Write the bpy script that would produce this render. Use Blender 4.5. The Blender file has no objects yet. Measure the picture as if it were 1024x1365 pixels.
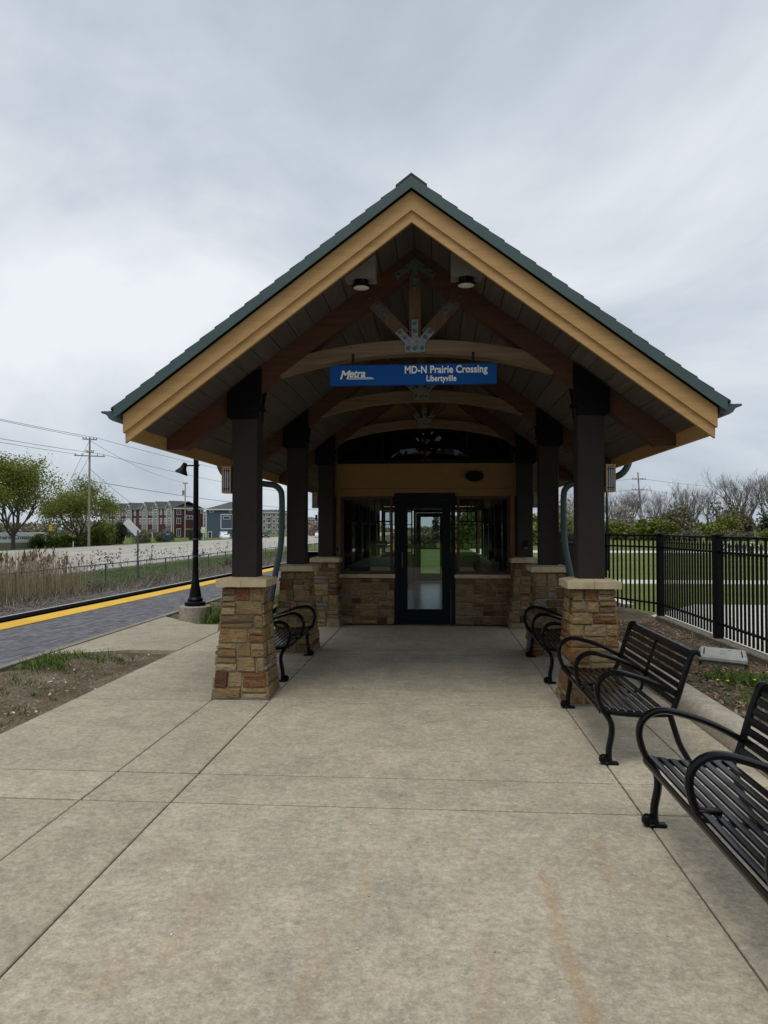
import bpy, math, random
from mathutils import Vector, Matrix, noise as mnoise
random.seed(7)
R = math.radians
scene = bpy.context.scene
COL = scene.collection

# ------------------------------------------------------------------ camera, sky, sun, exposure
cam_d = bpy.data.cameras.new('camera')
cam = bpy.data.objects.new('camera', cam_d); COL.objects.link(cam)
cam.location = (0, 0, 1.6)
cam.rotation_euler = (R(90 + 1.305), 0, R(4.123))
cam_d.sensor_fit = 'VERTICAL'; cam_d.sensor_height = 24.0; cam_d.sensor_width = 18.0
cam_d.lens = 24.0 * 985 / 1365
cam_d.clip_start = 0.05; cam_d.clip_end = 4000
scene.camera = cam
scene.render.resolution_x = 768; scene.render.resolution_y = 1024

SUN_EL, SUN_AZ = 66.0, 205.0      # overcast: sun glow high behind the cloud deck, behind the camera
world = bpy.data.worlds.new('World'); scene.world = world; world.use_nodes = True
wn, wl = world.node_tree.nodes, world.node_tree.links
wn.clear()
w_out = wn.new('ShaderNodeOutputWorld')
sky = wn.new('ShaderNodeTexSky'); sky.sky_type = 'NISHITA'; sky.sun_disc = False
sky.sun_elevation = R(SUN_EL); sky.sun_rotation = R(SUN_AZ)
bg_sky = wn.new('ShaderNodeBackground'); bg_sky.inputs['Strength'].default_value = 0.08
wl.new(sky.outputs[0], bg_sky.inputs['Color'])
tc = wn.new('ShaderNodeTexCoord'); sep = wn.new('ShaderNodeSeparateXYZ')
wl.new(tc.outputs['Generated'], sep.inputs[0])
zc = wn.new('ShaderNodeMath'); zc.operation = 'MAXIMUM'; zc.inputs[1].default_value = 0.0
wl.new(sep.outputs['Z'], zc.inputs[0])
za = wn.new('ShaderNodeMath'); za.operation = 'ADD'; za.inputs[1].default_value = 0.55
wl.new(zc.outputs[0], za.inputs[0])
dx = wn.new('ShaderNodeMath'); dx.operation = 'DIVIDE'; wl.new(sep.outputs['X'], dx.inputs[0]); wl.new(za.outputs[0], dx.inputs[1])
dy = wn.new('ShaderNodeMath'); dy.operation = 'DIVIDE'; wl.new(sep.outputs['Y'], dy.inputs[0]); wl.new(za.outputs[0], dy.inputs[1])
cmb = wn.new('ShaderNodeCombineXYZ'); wl.new(dx.outputs[0], cmb.inputs[0]); wl.new(dy.outputs[0], cmb.inputs[1])
cmb.inputs[2].default_value = 3.67
cn = wn.new('ShaderNodeTexNoise'); cn.inputs['Scale'].default_value = 1.4; cn.inputs['Detail'].default_value = 7.0
cn.inputs['Roughness'].default_value = 0.53; cn.inputs['Distortion'].default_value = 0.35
wl.new(cmb.outputs[0], cn.inputs['Vector'])
cr = wn.new('ShaderNodeValToRGB')
cr.color_ramp.elements[0].position = 0.40; cr.color_ramp.elements[0].color = (0.33, 0.38, 0.445, 1)
cr.color_ramp.elements[1].position = 0.69; cr.color_ramp.elements[1].color = (0.76, 0.79, 0.815, 1)
e = cr.color_ramp.elements.new(0.52); e.color = (0.49, 0.545, 0.61, 1)
wl.new(cn.outputs['Fac'], cr.inputs[0])
bg_cl = wn.new('ShaderNodeBackground'); bg_cl.inputs['Strength'].default_value = 1.0
wl.new(cr.outputs[0], bg_cl.inputs['Color'])
mx = wn.new('ShaderNodeMixShader'); mx.inputs[0].default_value = 0.92
wl.new(bg_sky.outputs[0], mx.inputs[1]); wl.new(bg_cl.outputs[0], mx.inputs[2]); wl.new(mx.outputs[0], w_out.inputs['Surface'])

sun_d = bpy.data.lights.new('sun', 'SUN'); sun_d.energy = 1.5; sun_d.angle = R(35); sun_d.color = (1.0, 0.965, 0.91)
sun = bpy.data.objects.new('sun', sun_d); COL.objects.link(sun)
_el, _az = R(SUN_EL), R(SUN_AZ)
_dir = Vector((math.sin(_az) * math.cos(_el), math.cos(_az) * math.cos(_el), math.sin(_el)))
sun.rotation_euler = _dir.to_track_quat('Z', 'Y').to_euler(); sun.location = (0, -20, 40)

scene.view_settings.view_transform = 'Standard'; scene.view_settings.look = 'None'
scene.view_settings.exposure = 0.25; scene.view_settings.gamma = 1.0
scene.view_settings.use_curve_mapping = False
scene.cycles.max_bounces = 8; scene.cycles.transparent_max_bounces = 24
scene.cycles.use_denoising = True

# ------------------------------------------------------------------ materials
MATS = {}
def nmat(name):
    m = bpy.data.materials.new(name); m.use_nodes = True
    nt = m.node_tree; b = nt.nodes['Principled BSDF']; MATS[name] = m
    return m, nt, b
def ramp(nt, stops, fac):
    r = nt.nodes.new('ShaderNodeValToRGB'); el = r.color_ramp.elements
    while len(el) < len(stops): el.new(0.5)
    for q, (p, c) in zip(el, stops): q.position = p; q.color = (*c, 1)
    nt.links.new(fac, r.inputs[0]); return r.outputs[0]
def coords(nt, scale=(1, 1, 1), world_space=True):
    if world_space:
        g = nt.nodes.new('ShaderNodeNewGeometry'); src = g.outputs['Position']
    else:
        g = nt.nodes.new('ShaderNodeTexCoord'); src = g.outputs['Object']
    mp = nt.nodes.new('ShaderNodeMapping'); mp.inputs['Scale'].default_value = scale
    nt.links.new(src, mp.inputs['Vector']); return mp.outputs[0]
def noise_n(nt, vec, scale, detail=4, rough=0.55, dist=0.0):
    n = nt.nodes.new('ShaderNodeTexNoise'); n.inputs['Scale'].default_value = scale
    n.inputs['Detail'].default_value = detail; n.inputs['Roughness'].default_value = rough; n.inputs['Distortion'].default_value = dist
    nt.links.new(vec, n.inputs['Vector']); return n.outputs['Fac']
def mixc(nt, a, b, fac, mode='MIX'):
    m = nt.nodes.new('ShaderNodeMix'); m.data_type = 'RGBA'; m.blend_type = mode; m.clamp_factor = True
    for s, v in ((m.inputs[6], a), (m.inputs[7], b), (m.inputs[0], fac)):
        if isinstance(v, (int, float)): s.default_value = v
        elif isinstance(v, tuple): s.default_value = (*v, 1)
        else: nt.links.new(v, s)
    return m.outputs[2]
def mth(nt, op, a, b=None, c=None):
    m = nt.nodes.new('ShaderNodeMath'); m.operation = op
    for s, v in zip(m.inputs, (a, b, c)):
        if v is None: continue
        if isinstance(v, (int, float)): s.default_value = v
        else: nt.links.new(v, s)
    return m.outputs[0]
def bump(nt, b, h, strength=0.3, dist=0.01):
    n = nt.nodes.new('ShaderNodeBump'); n.inputs['Strength'].default_value = strength; n.inputs['Distance'].default_value = dist
    nt.links.new(h, n.inputs['Height']); nt.links.new(n.outputs[0], b.inputs['Normal'])
def rnd_attr(nt):
    a = nt.nodes.new('ShaderNodeAttribute'); a.attribute_name = 'rnd'; return a.outputs['Fac']
def simple(name, col, rough=0.6, metal=0.0, var=0.25, scale=6.0, bmp=0.1, stretch=(1, 1, 1), spec=0.5, detail=4, ws=True, rndvar=0.0, bdist=0.004):
    m, nt, b = nmat(name)
    v = coords(nt, stretch, ws); f = noise_n(nt, v, scale, detail)
    lo = tuple(c * (1 - var) for c in col); hi = tuple(min(1, c * (1 + var)) for c in col)
    c = ramp(nt, [(0.3, lo), (0.7, hi)], f)
    if rndvar:
        k = mth(nt, 'MULTIPLY_ADD', rnd_attr(nt), 2 * rndvar, 1 - rndvar)
        cc = nt.nodes.new('ShaderNodeCombineColor')
        for i in range(3): nt.links.new(k, cc.inputs[i])
        c = mixc(nt, c, cc.outputs[0], 1.0, 'MULTIPLY')
    nt.links.new(c, b.inputs['Base Color'])
    b.inputs['Roughness'].default_value = rough; b.inputs['Metallic'].default_value = metal
    b.inputs['Specular IOR Level'].default_value = spec
    if bmp: bump(nt, b, noise_n(nt, v, scale * 5, 5), bmp, bdist)
    return m

def concrete(name, base=(0.425, 0.376, 0.288), stains=True):
    m, nt, b = nmat(name)
    v = coords(nt)
    big = noise_n(nt, v, 0.9, 4, 0.6); mid = noise_n(nt, v, 7, 5, 0.65, 0.4); fine = noise_n(nt, coords(nt), 85, 5, 0.8)
    c = ramp(nt, [(0.28, tuple(x * 0.80 for x in base)), (0.72, tuple(x * 1.14 for x in base))], mid)
    c2 = ramp(nt, [(0.3, (0.82, 0.81, 0.80)), (0.7, (1.08, 1.07, 1.04))], big)
    c = mixc(nt, c, c2, 1.0, 'MULTIPLY')
    c3 = ramp(nt, [(0.28, (0.62, 0.61, 0.60)), (0.5, (1, 1, 1)), (0.75, (1.2, 1.19, 1.15))], fine)
    c = mixc(nt, c, c3, 0.95, 'MULTIPLY')
    # mottled dark blotches where the surface has worn
    bl = noise_n(nt, coords(nt), 22, 7, 0.8, 0.4)
    c = mixc(nt, c, (0.27, 0.232, 0.178), ramp(nt, [(0.48, (0, 0, 0)), (0.68, (0.75, 0.75, 0.75))], bl))
    bl2 = noise_n(nt, coords(nt), 34, 7, 0.8, 0.4)
    c = mixc(nt, c, (0.56, 0.50, 0.39), ramp(nt, [(0.50, (0, 0, 0)), (0.66, (0.6, 0.6, 0.6))], bl2))
    pt = noise_n(nt, coords(nt), 2.6, 7, 0.68, 0.3)
    c = mixc(nt, c, ramp(nt, [(0.34, (0.86, 0.86, 0.87)), (0.5, (1, 1, 1)), (0.66, (1.08, 1.07, 1.04))], pt), 0.9, 'MULTIPLY')
    pt2 = noise_n(nt, coords(nt), 24, 8, 0.85, 0.4)
    c = mixc(nt, c, ramp(nt, [(0.38, (0.72, 0.715, 0.705)), (0.5, (1, 1, 1)), (0.62, (1.2, 1.19, 1.16))], pt2), 0.85, 'MULTIPLY')
    ru = noise_n(nt, coords(nt, (1.0, 0.7, 1)), 3.4, 6, 0.75, 0.5)
    c = mixc(nt, c, (0.34, 0.235, 0.125), mth(nt, 'MULTIPLY', ramp(nt, [(0.52, (0, 0, 0)), (0.68, (0.42, 0.42, 0.42))], ru), ramp(nt, [(0.42, (0, 0, 0)), (0.6, (1, 1, 1))], bl)))
    if stains:
        g = nt.nodes.new('ShaderNodeNewGeometry'); s = nt.nodes.new('ShaderNodeSeparateXYZ'); nt.links.new(g.outputs['Position'], s.inputs[0])
        wob = noise_n(nt, coords(nt, (0.6, 1, 1)), 5.0, 5, 0.65)
        tot = None
        for x0, y0, y1, wd, st in ((0.50, 2.2, 3.62, 0.03, 0.62), (0.79, 3.3, 4.0, 0.03, 0.4), (-0.33, 2.9, 3.7, 0.025, 0.35), (-0.46, 2.3, 3.1, 0.05, 0.28), (0.16, 2.3, 3.0, 0.04, 0.3), (-1.0, 2.6, 3.4, 0.09, 0.28), (-1.2, 2.4, 2.8, 0.08, 0.35), (0.15, 3.6, 4.0, .05, .25)):
            off = mth(nt, 'MULTIPLY_ADD', wob, 0.22, x0 - 0.11)
            d = mth(nt, 'ABSOLUTE', mth(nt, 'SUBTRACT', s.outputs['X'], off))
            f = mth(nt, 'SUBTRACT', 1.0, mth(nt, 'DIVIDE', d, wd * 1.6)); f = mth(nt, 'MAXIMUM', f, 0.0)
            ya = mth(nt, 'MULTIPLY', mth(nt, 'SUBTRACT', s.outputs['Y'], y0), 6.0); yb = mth(nt, 'MULTIPLY', mth(nt, 'SUBTRACT', y1, s.outputs['Y']), 6.0)
            yy = mth(nt, 'MAXIMUM', mth(nt, 'MINIMUM', mth(nt, 'MINIMUM', ya, yb), 1.0), 0.0)
            f = mth(nt, 'MULTIPLY', mth(nt, 'MULTIPLY', f, yy), st)
            tot = f if tot is None else mth(nt, 'MAXIMUM', tot, f)
        brk = ramp(nt, [(0.36, (0.05, 0.05, 0.05)), (0.54, (1, 1, 1))], noise_n(nt, v, 60, 5, 0.75))
        tot2 = mth(nt, 'MULTIPLY', tot, brk)
        c = mixc(nt, c, (0.33, 0.20, 0.085), tot2)
    k = mth(nt, 'MULTIPLY_ADD', rnd_attr(nt), 0.16, 0.92); cc = nt.nodes.new('ShaderNodeCombineColor')
    for i in range(3): nt.links.new(k, cc.inputs[i])
    c = mixc(nt, c, cc.outputs[0], 1.0, 'MULTIPLY')
    nt.links.new(c, b.inputs['Base Color']); b.inputs['Roughness'].default_value = 0.85
    b.inputs['Specular IOR Level'].default_value = 0.3
    bump(nt, b, noise_n(nt, v, 130, 5, 0.7), 0.35, 0.004)
    return m

def wood(name, dark, light, axis, rough=0.62, rv=0.0):
    sc = [9, 9, 9]; sc[axis] = 0.5
    m, nt, b = nmat(name); v = coords(nt, tuple(sc))
    f = noise_n(nt, v, 2.2, 6, 0.6, 1.2)
    c = ramp(nt, [(0.28, dark), (0.72, light)], f)
    if rv:
        k = mth(nt, 'MULTIPLY_ADD', rnd_attr(nt), 2 * rv, 1 - rv); cc = nt.nodes.new('ShaderNodeCombineColor')
        for i in range(3): nt.links.new(k, cc.inputs[i])
        c = mixc(nt, c, cc.outputs[0], 1.0, 'MULTIPLY')
    nt.links.new(c, b.inputs['Base Color']); b.inputs['Roughness'].default_value = rough
    bump(nt, b, f, 0.25, 0.004); return m

def stone_mat():
    m, nt, b = nmat('stone')
    r = rnd_attr(nt)
    basec = ramp(nt, [(0.0, (0.25, 0.165, 0.075)), (0.2, (0.30, 0.215, 0.105)), (0.4, (0.21, 0.14, 0.065)), (0.58, (0.33, 0.25, 0.135)), (0.70, (0.15, 0.10, 0.055)), (0.80, (0.25, 0.17, 0.08)), (0.88, (0.19, 0.078, 0.030)), (0.95, (0.075, 0.036, 0.024)), (1.0, (0.26, 0.26, 0.245))], r)
    v = coords(nt, (1, 1, 3.2)); f = noise_n(nt, v, 11, 7, 0.68, 1.0)
    c = mixc(nt, basec, ramp(nt, [(0.28, (0.42, 0.40, 0.38)), (0.5, (1, 1, 1)), (0.74, (1.55, 1.5, 1.4))], f), 0.9, 'MULTIPLY')
    v2 = coords(nt); f2 = noise_n(nt, v2, 20, 6, 0.72, 0.8)
    rustmask = mth(nt, 'MULTIPLY', ramp(nt, [(0.46, (0, 0, 0)), (0.58, (1, 1, 1))], f2), ramp(nt, [(0.10, (0.0, 0.0, 0.0)), (0.17, (0.85, 0.85, 0.85)), (0.24, (0.0, 0.0, 0.0)), (0.74, (0.0, 0.0, 0.0)), (0.83, (0.9, 0.9, 0.9)), (0.95, (0.3, 0.3, 0.3))], r))
    c = mixc(nt, c, (0.215, 0.098, 0.034), rustmask)
    f3 = noise_n(nt, coords(nt, (1, 1, 1.5), True), 31, 5, 0.7, 0.5)
    c = mixc(nt, c, (0.045, 0.028, 0.02), mth(nt, 'MULTIPLY', ramp(nt, [(0.56, (0, 0, 0)), (0.66, (1, 1, 1))], f3), ramp(nt, [(0.0, (.55, .55, .55)), (0.3, (0.1, 0.1, 0.1)), (0.78, (0.15, 0.15, 0.15)), (0.86, (.8, .8, .8))], r)))
    nt.links.new(c, b.inputs['Base Color']); b.inputs['Roughness'].default_value = 0.88; b.inputs['Specular IOR Level'].default_value = 0.25
    h = mth(nt, 'ADD', mth(nt, 'MULTIPLY', noise_n(nt, coords(nt, (1, 1, 2.2)), 14, 6, 0.6, 0.5), 1.0), mth(nt, 'MULTIPLY', noise_n(nt, v2, 70, 4, 0.7), 0.4))
    bump(nt, b, h, 0.9, 0.03); return m

def leaf_mat(name, stops, rough=0.6, trans=0.25):
    m, nt, b = nmat(name)
    c = ramp(nt, stops, rnd_attr(nt)); nt.links.new(c, b.inputs['Base Color']); b.inputs['Roughness'].default_value = rough
    b.inputs['Specular IOR Level'].default_value = 0.25
    if trans:
        t = nt.nodes.new('ShaderNodeBsdfTranslucent'); nt.links.new(c, t.inputs['Color'])
        mxs = nt.nodes.new('ShaderNodeMixShader'); mxs.inputs[0].default_value = trans
        nt.links.new(b.outputs[0], mxs.inputs[1]); nt.links.new(t.outputs[0], mxs.inputs[2])
        nt.links.new(mxs.outputs[0], nt.nodes['Material Output'].inputs['Surface'])
    return m

def glass_mat(name, tint=(0.82, 0.86, 0.85), ior=1.5):
    m, nt, b = nmat(name); nt.nodes.remove(b)
    t = nt.nodes.new('ShaderNodeBsdfTransparent'); t.inputs['Color'].default_value = (*tint, 1)
    g = nt.nodes.new('ShaderNodeBsdfGlossy'); g.inputs['Roughness'].default_value = 0.015
    fr = nt.nodes.new('ShaderNodeFresnel'); fr.inputs['IOR'].default_value = ior
    mxs = nt.nodes.new('ShaderNodeMixShader'); nt.links.new(fr.outputs[0], mxs.inputs[0]); nt.links.new(t.outputs[0], mxs.inputs[1]); nt.links.new(g.outputs[0], mxs.inputs[2])
    nt.links.new(mxs.outputs[0], nt.nodes['Material Output'].inputs['Surface']); return m

def ground_mat(name, stops, scale=1.2, fine=40, bstr=0.6, bd=0.03, stretch=(1, 1, 1)):
    m, nt, b = nmat(name); v = coords(nt, stretch)
    f1 = noise_n(nt, v, scale, 5, 0.6); f2 = noise_n(nt, v, fine, 5, 0.7)
    f = mth(nt, 'ADD', mth(nt, 'MULTIPLY', f1, 0.55), mth(nt, 'MULTIPLY', f2, 0.45))
    nt.links.new(ramp(nt, stops, f), b.inputs['Base Color']); b.inputs['Roughness'].default_value = 0.95; b.inputs['Specular IOR Level'].default_value = 0.1
    bump(nt, b, f2, bstr, bd); return m

CONC = concrete('concrete'); CONC2 = concrete('kerb_concrete', (0.42, 0.39, 0.32), False); CONCD = concrete('old_concrete', (0.25, 0.23, 0.19), False); KERBD = concrete('shade_darkened_kerb', (0.13, 0.12, 0.10), False)  # fence kerb concrete has shadow darkening painted into its colour
STONE = stone_mat()
MORTAR = simple('mortar', (0.36, 0.32, 0.24), 0.95, var=0.2, scale=30, bmp=0.4)
CAP = simple('cast_stone', (0.50, 0.405, 0.245), 0.8, var=0.16, scale=12, bmp=0.25, rndvar=0.08)
POST = simple('bronze_paint', (0.030, 0.024, 0.021), 0.5, var=0.12, scale=5, bmp=0.03, spec=0.2)
BLACK = simple('black_paint', (0.004, 0.004, 0.005), 0.4, var=0.3, scale=20, bmp=0.04, spec=0.15)
BENCHM = simple('bench_coating', (0.004, 0.004, 0.005), 0.27, var=0.35, scale=25, bmp=0.06, spec=0.19)
FENCEM = simple('fence_paint', (0.004, 0.004, 0.005), 0.42, var=0.3, scale=20, bmp=0.05, spec=0.14)
RAFT = wood('stained_rafter', (0.048, 0.016, 0.007), (0.105, 0.037, 0.015), 0)
TIEW = wood('weathered_tie', (0.13, 0.075, 0.04), (0.245, 0.16, 0.092), 0)
KINGW = wood('stained_king_post', (0.085, 0.038, 0.019), (0.17, 0.088, 0.046), 2)
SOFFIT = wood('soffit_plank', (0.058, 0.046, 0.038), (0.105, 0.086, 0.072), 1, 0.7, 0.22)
FASCIA = wood('tan_fascia', (0.385, 0.215, 0.075), (0.525, 0.315, 0.122), 0, 0.62)
TANW = simple('shade_darkened_tan', (0.29, 0.16, 0.058), 0.7, var=0.08, scale=9, bmp=0.1)  # fascia tan, darkened to put the deep canopy shade into the colour
TEAL = simple('teal_metal', (0.050, 0.083, 0.083), 0.42, var=0.15, scale=4, bmp=0.03)
SHING = simple('shingle', (0.045, 0.044, 0.042), 0.95, var=0.3, scale=25, bmp=0.6, rndvar=0.2)
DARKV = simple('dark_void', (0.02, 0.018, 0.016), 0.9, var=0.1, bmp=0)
GALV = simple('galvanised', (0.20, 0.22, 0.22), 0.55, 0.4, var=0.35, scale=40, bmp=0.1)
GALVD = simple('dull_galvanised', (0.10, 0.115, 0.115), 0.55, 0.4, var=0.3, scale=40, bmp=0.1)
BOLT = simple('bolt_steel', (0.10, 0.11, 0.11), 0.45, 0.7, var=0.2, scale=60, bmp=0)
SIGNB = simple('sign_blue', (0.008, 0.075, 0.29), 0.5, var=0.05, scale=3, bmp=0, spec=0.08)
WHITE = simple('white_paint', (0.74, 0.75, 0.75), 0.45, var=0.04, scale=5, bmp=0)
LETTER = simple('white_lettering', (0.80, 0.81, 0.80), 0.5, var=0.02, scale=5, bmp=0)
BOXW = simple('light_box_paint', (0.20, 0.185, 0.165), 0.7, var=0.1, scale=6, bmp=0.05)
LENS = simple('light_lens', (0.72, 0.69, 0.60), 0.3, var=0.05, scale=20, bmp=0)
FRAMED = simple('window_frame', (0.008, 0.008, 0.009), 0.45, var=0.15, scale=8, bmp=0, spec=0.15)
FRAMER = simple('window_trim_red', (0.075, 0.018, 0.016), 0.5, var=0.15, scale=8, bmp=0)
DOORM = simple('door_paint', (0.005, 0.011, 0.014), 0.4, var=0.15, scale=6, bmp=0, spec=0.12)
GLASS = glass_mat('glass'); GLASSD = glass_mat('tinted_glass', (0.16, 0.18, 0.18))
BRASS = simple('lantern_bronze', (0.36, 0.21, 0.10), 0.45, 0.3, var=0.15, scale=20, bmp=0)
FROST = simple('lantern_glass', (0.50, 0.50, 0.46), 0.35, var=0.1, scale=10, bmp=0)
PAVER = simple('paver', (0.128, 0.126, 0.135), 0.9, var=0.2, scale=12, bmp=0.4, rndvar=0.22)
YELLOW = simple('tactile_yellow', (0.72, 0.42, 0.015), 0.7, var=0.08, scale=5, bmp=0.2, rndvar=0.05)
RAILM = simple('rail_steel', (0.055, 0.042, 0.036), 0.6, 0.3, var=0.3, scale=10, bmp=0.1)
RAILH = simple('rail_head', (0.55, 0.56, 0.57), 0.3, 0.8, var=0.1, scale=10, bmp=0)
TIEM = simple('railway_tie', (0.055, 0.04, 0.03), 0.95, var=0.3, scale=6, bmp=0.5)
BALL = ground_mat('ballast', [(0.3, (0.05, 0.04, 0.034)), (0.5, (0.13, 0.11, 0.095)), (0.68, (0.27, 0.25, 0.225))], 2.0, 22, 0.9, 0.05)
PEBB = simple('ballast_stone', (0.20, 0.18, 0.16), 0.9, var=0.3, scale=9, bmp=0.2, rndvar=0.5)
LAWN = ground_mat('lawn', [(0.30, (0.075, 0.095, 0.022)), (0.5, (0.13, 0.16, 0.042)), (0.7, (0.20, 0.215, 0.08))], 0.35, 14, 0.7, 0.05)
VERGE = ground_mat('verge', [(0.30, (0.06, 0.09, 0.02)), (0.5, (0.10, 0.145, 0.034)), (0.72, (0.17, 0.185, 0.07))], 0.25, 8, 0.8, 0.08)
SOIL = ground_mat('soil', [(0.30, (0.055, 0.038, 0.025)), (0.5, (0.15, 0.115, 0.078)), (0.68, (0.29, 0.25, 0.185))], 1.6, 30, 0.9, 0.03)
MULCH = ground_mat('mulch', [(0.30, (0.045, 0.031, 0.021)), (0.5, (0.125, 0.094, 0.066)), (0.68, (0.28, 0.235, 0.175))], 2.0, 34, 1.0, 0.04)
CHIP = simple('wood_chip', (0.20, 0.135, 0.085), 0.95, var=0.2, scale=15, bmp=0.2, rndvar=0.6)
ROADM = ground_mat('road_concrete', [(0.32, (0.31, 0.295, 0.265)), (0.5, (0.40, 0.38, 0.34)), (0.68, (0.46, 0.44, 0.40))], 0.3, 9, 0.2, 0.01, (1, 0.08, 1))
PATHM = simple('path_concrete', (0.56, 0.535, 0.47), 0.9, var=0.08, scale=2, bmp=0.15)
BARK = simple('bark', (0.085, 0.068, 0.055), 0.95, var=0.3, scale=8, bmp=0.4)
BARKG = simple('grey_bark', (0.185, 0.165, 0.145), 0.95, var=0.25, scale=3, bmp=0.2)
SPRING = leaf_mat('spring_leaf', [(0, (0.09, 0.12, 0.018)), (0.5, (0.175, 0.205, 0.034)), (1, (0.29, 0.30, 0.065))], trans=0.35)
BUSHL = leaf_mat('bush_leaf', [(0, (0.04, 0.07, 0.012)), (0.5, (0.085, 0.13, 0.022)), (1, (0.155, 0.19, 0.04))])
BUSHY = leaf_mat('bush_leaf_pale', [(0, (0.085, 0.105, 0.02)), (0.5, (0.165, 0.19, 0.038)), (1, (0.25, 0.265, 0.07))])
EVERG = leaf_mat('evergreen_needles', [(0, (0.012, 0.022, 0.010)), (0.6, (0.028, 0.045, 0.018)), (1, (0.05, 0.07, 0.028))], trans=0.0)
OLIVE = leaf_mat('olive_scrub', [(0, (0.075, 0.07, 0.04)), (0.5, (0.15, 0.14, 0.08)), (1, (0.24, 0.225, 0.14))], trans=0.1)
BLOSS = leaf_mat('blossom', [(0, (0.22, 0.21, 0.17)), (0.5, (0.42, 0.40, 0.35)), (1, (0.62, 0.60, 0.54))])
PINKB = leaf_mat('pink_blossom', [(0, (0.20, 0.12, 0.13)), (1, (0.42, 0.30, 0.31))])
GRASSB = leaf_mat('grass_blade', [(0, (0.05, 0.095, 0.014)), (0.6, (0.105, 0.175, 0.027)), (1, (0.20, 0.235, 0.065))])
DRYG = leaf_mat('dry_grass', [(0, (0.16, 0.125, 0.07)), (0.5, (0.32, 0.26, 0.16)), (1, (0.48, 0.40, 0.26))], trans=0.1)
GREYG = leaf_mat('grey_weed', [(0, (0.10, 0.085, 0.065)), (0.5, (0.19, 0.17, 0.13)), (1, (0.28, 0.25, 0.20))], trans=0.1)
PLUME = leaf_mat('reed_plume', [(0, (0.12, 0.06, 0.033)), (0.6, (0.22, 0.12, 0.066)), (1, (0.32, 0.20, 0.12))], trans=0.1)
SEEDH = leaf_mat('seed_head', [(0, (0.035, 0.02, 0.017)), (1, (0.09, 0.05, 0.038))], trans=0.0)
POLEW = simple('pole_wood', (0.27, 0.245, 0.21), 0.95, var=0.2, scale=2, bmp=0.2, stretch=(4, 4, 0.5))
WIREM = simple('wire', (0.10, 0.104, 0.11), 0.6, var=0.1, bmp=0)
SIDG = simple('grey_siding', (0.205, 0.198, 0.18), 0.8, var=0.06, scale=0.5, bmp=0)
SIDR = simple('maroon_siding', (0.075, 0.018, 0.021), 0.8, var=0.08, scale=0.5, bmp=0)
SIDB = simple('blue_siding', (0.058, 0.084, 0.118), 0.8, var=0.06, scale=0.5, bmp=0)
SIDA = simple('apartment_siding', (0.26, 0.255, 0.24), 0.8, var=0.1, scale=0.2, bmp=0)
SIDA2 = simple('apartment_bay_siding', (0.38, 0.37, 0.35), 0.8, var=0.1, scale=0.2, bmp=0)
ROOFM = simple('house_roof', (0.085, 0.082, 0.082), 0.95, var=0.2, scale=1.0, bmp=0)
TRIMW = simple('house_trim', (0.74, 0.74, 0.72), 0.7, var=0.03, bmp=0)
PANE = simple('house_pane', (0.03, 0.036, 0.045), 0.15, var=0.3, scale=0.6, bmp=0, spec=0.8)
INFLOOR = simple('interior_floor', (0.30, 0.30, 0.29), 0.25, var=0.08, scale=2, bmp=0)
INWALL = simple('interior_wall', (0.38, 0.30, 0.19), 0.8, var=0.06, bmp=0)
GREENP = simple('counter_green', (0.075, 0.17, 0.12), 0.6, var=0.1, bmp=0)
SIGNY = simple('sign_yellow', (0.75, 0.55, 0.03), 0.5, var=0.03, bmp=0)
SIGNBL = simple('route_blue', (0.018, 0.03, 0.15), 0.5, var=0.05, bmp=0)
LIDM = simple('utility_lid', (0.36, 0.36, 0.335), 0.9, var=0.15, scale=15, bmp=0.4)
CARW = simple('car_white', (0.72, 0.73, 0.74), 0.25, var=0.02, bmp=0)
CARD = simple('car_dark', (0.03, 0.033, 0.038), 0.25, var=0.02, bmp=0)
RUBBER = simple('rubber', (0.015, 0.015, 0.015), 0.8, var=0.1, bmp=0)
REDP = simple('red_paint', (0.35, 0.07, 0.03), 0.5, var=0.05, bmp=0)
DANDY = simple('dandelion', (0.80, 0.60, 0.02), 0.8, var=0.05, bmp=0)
AMBER, _nt, _b = nmat('amber_glass'); _b.inputs['Base Color'].default_value = (0.55, 0.33, 0.08, 1); _b.inputs['Emission Color'].default_value = (0.9, 0.55, 0.14, 1); _b.inputs['Emission Strength'].default_value = 0.35

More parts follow.
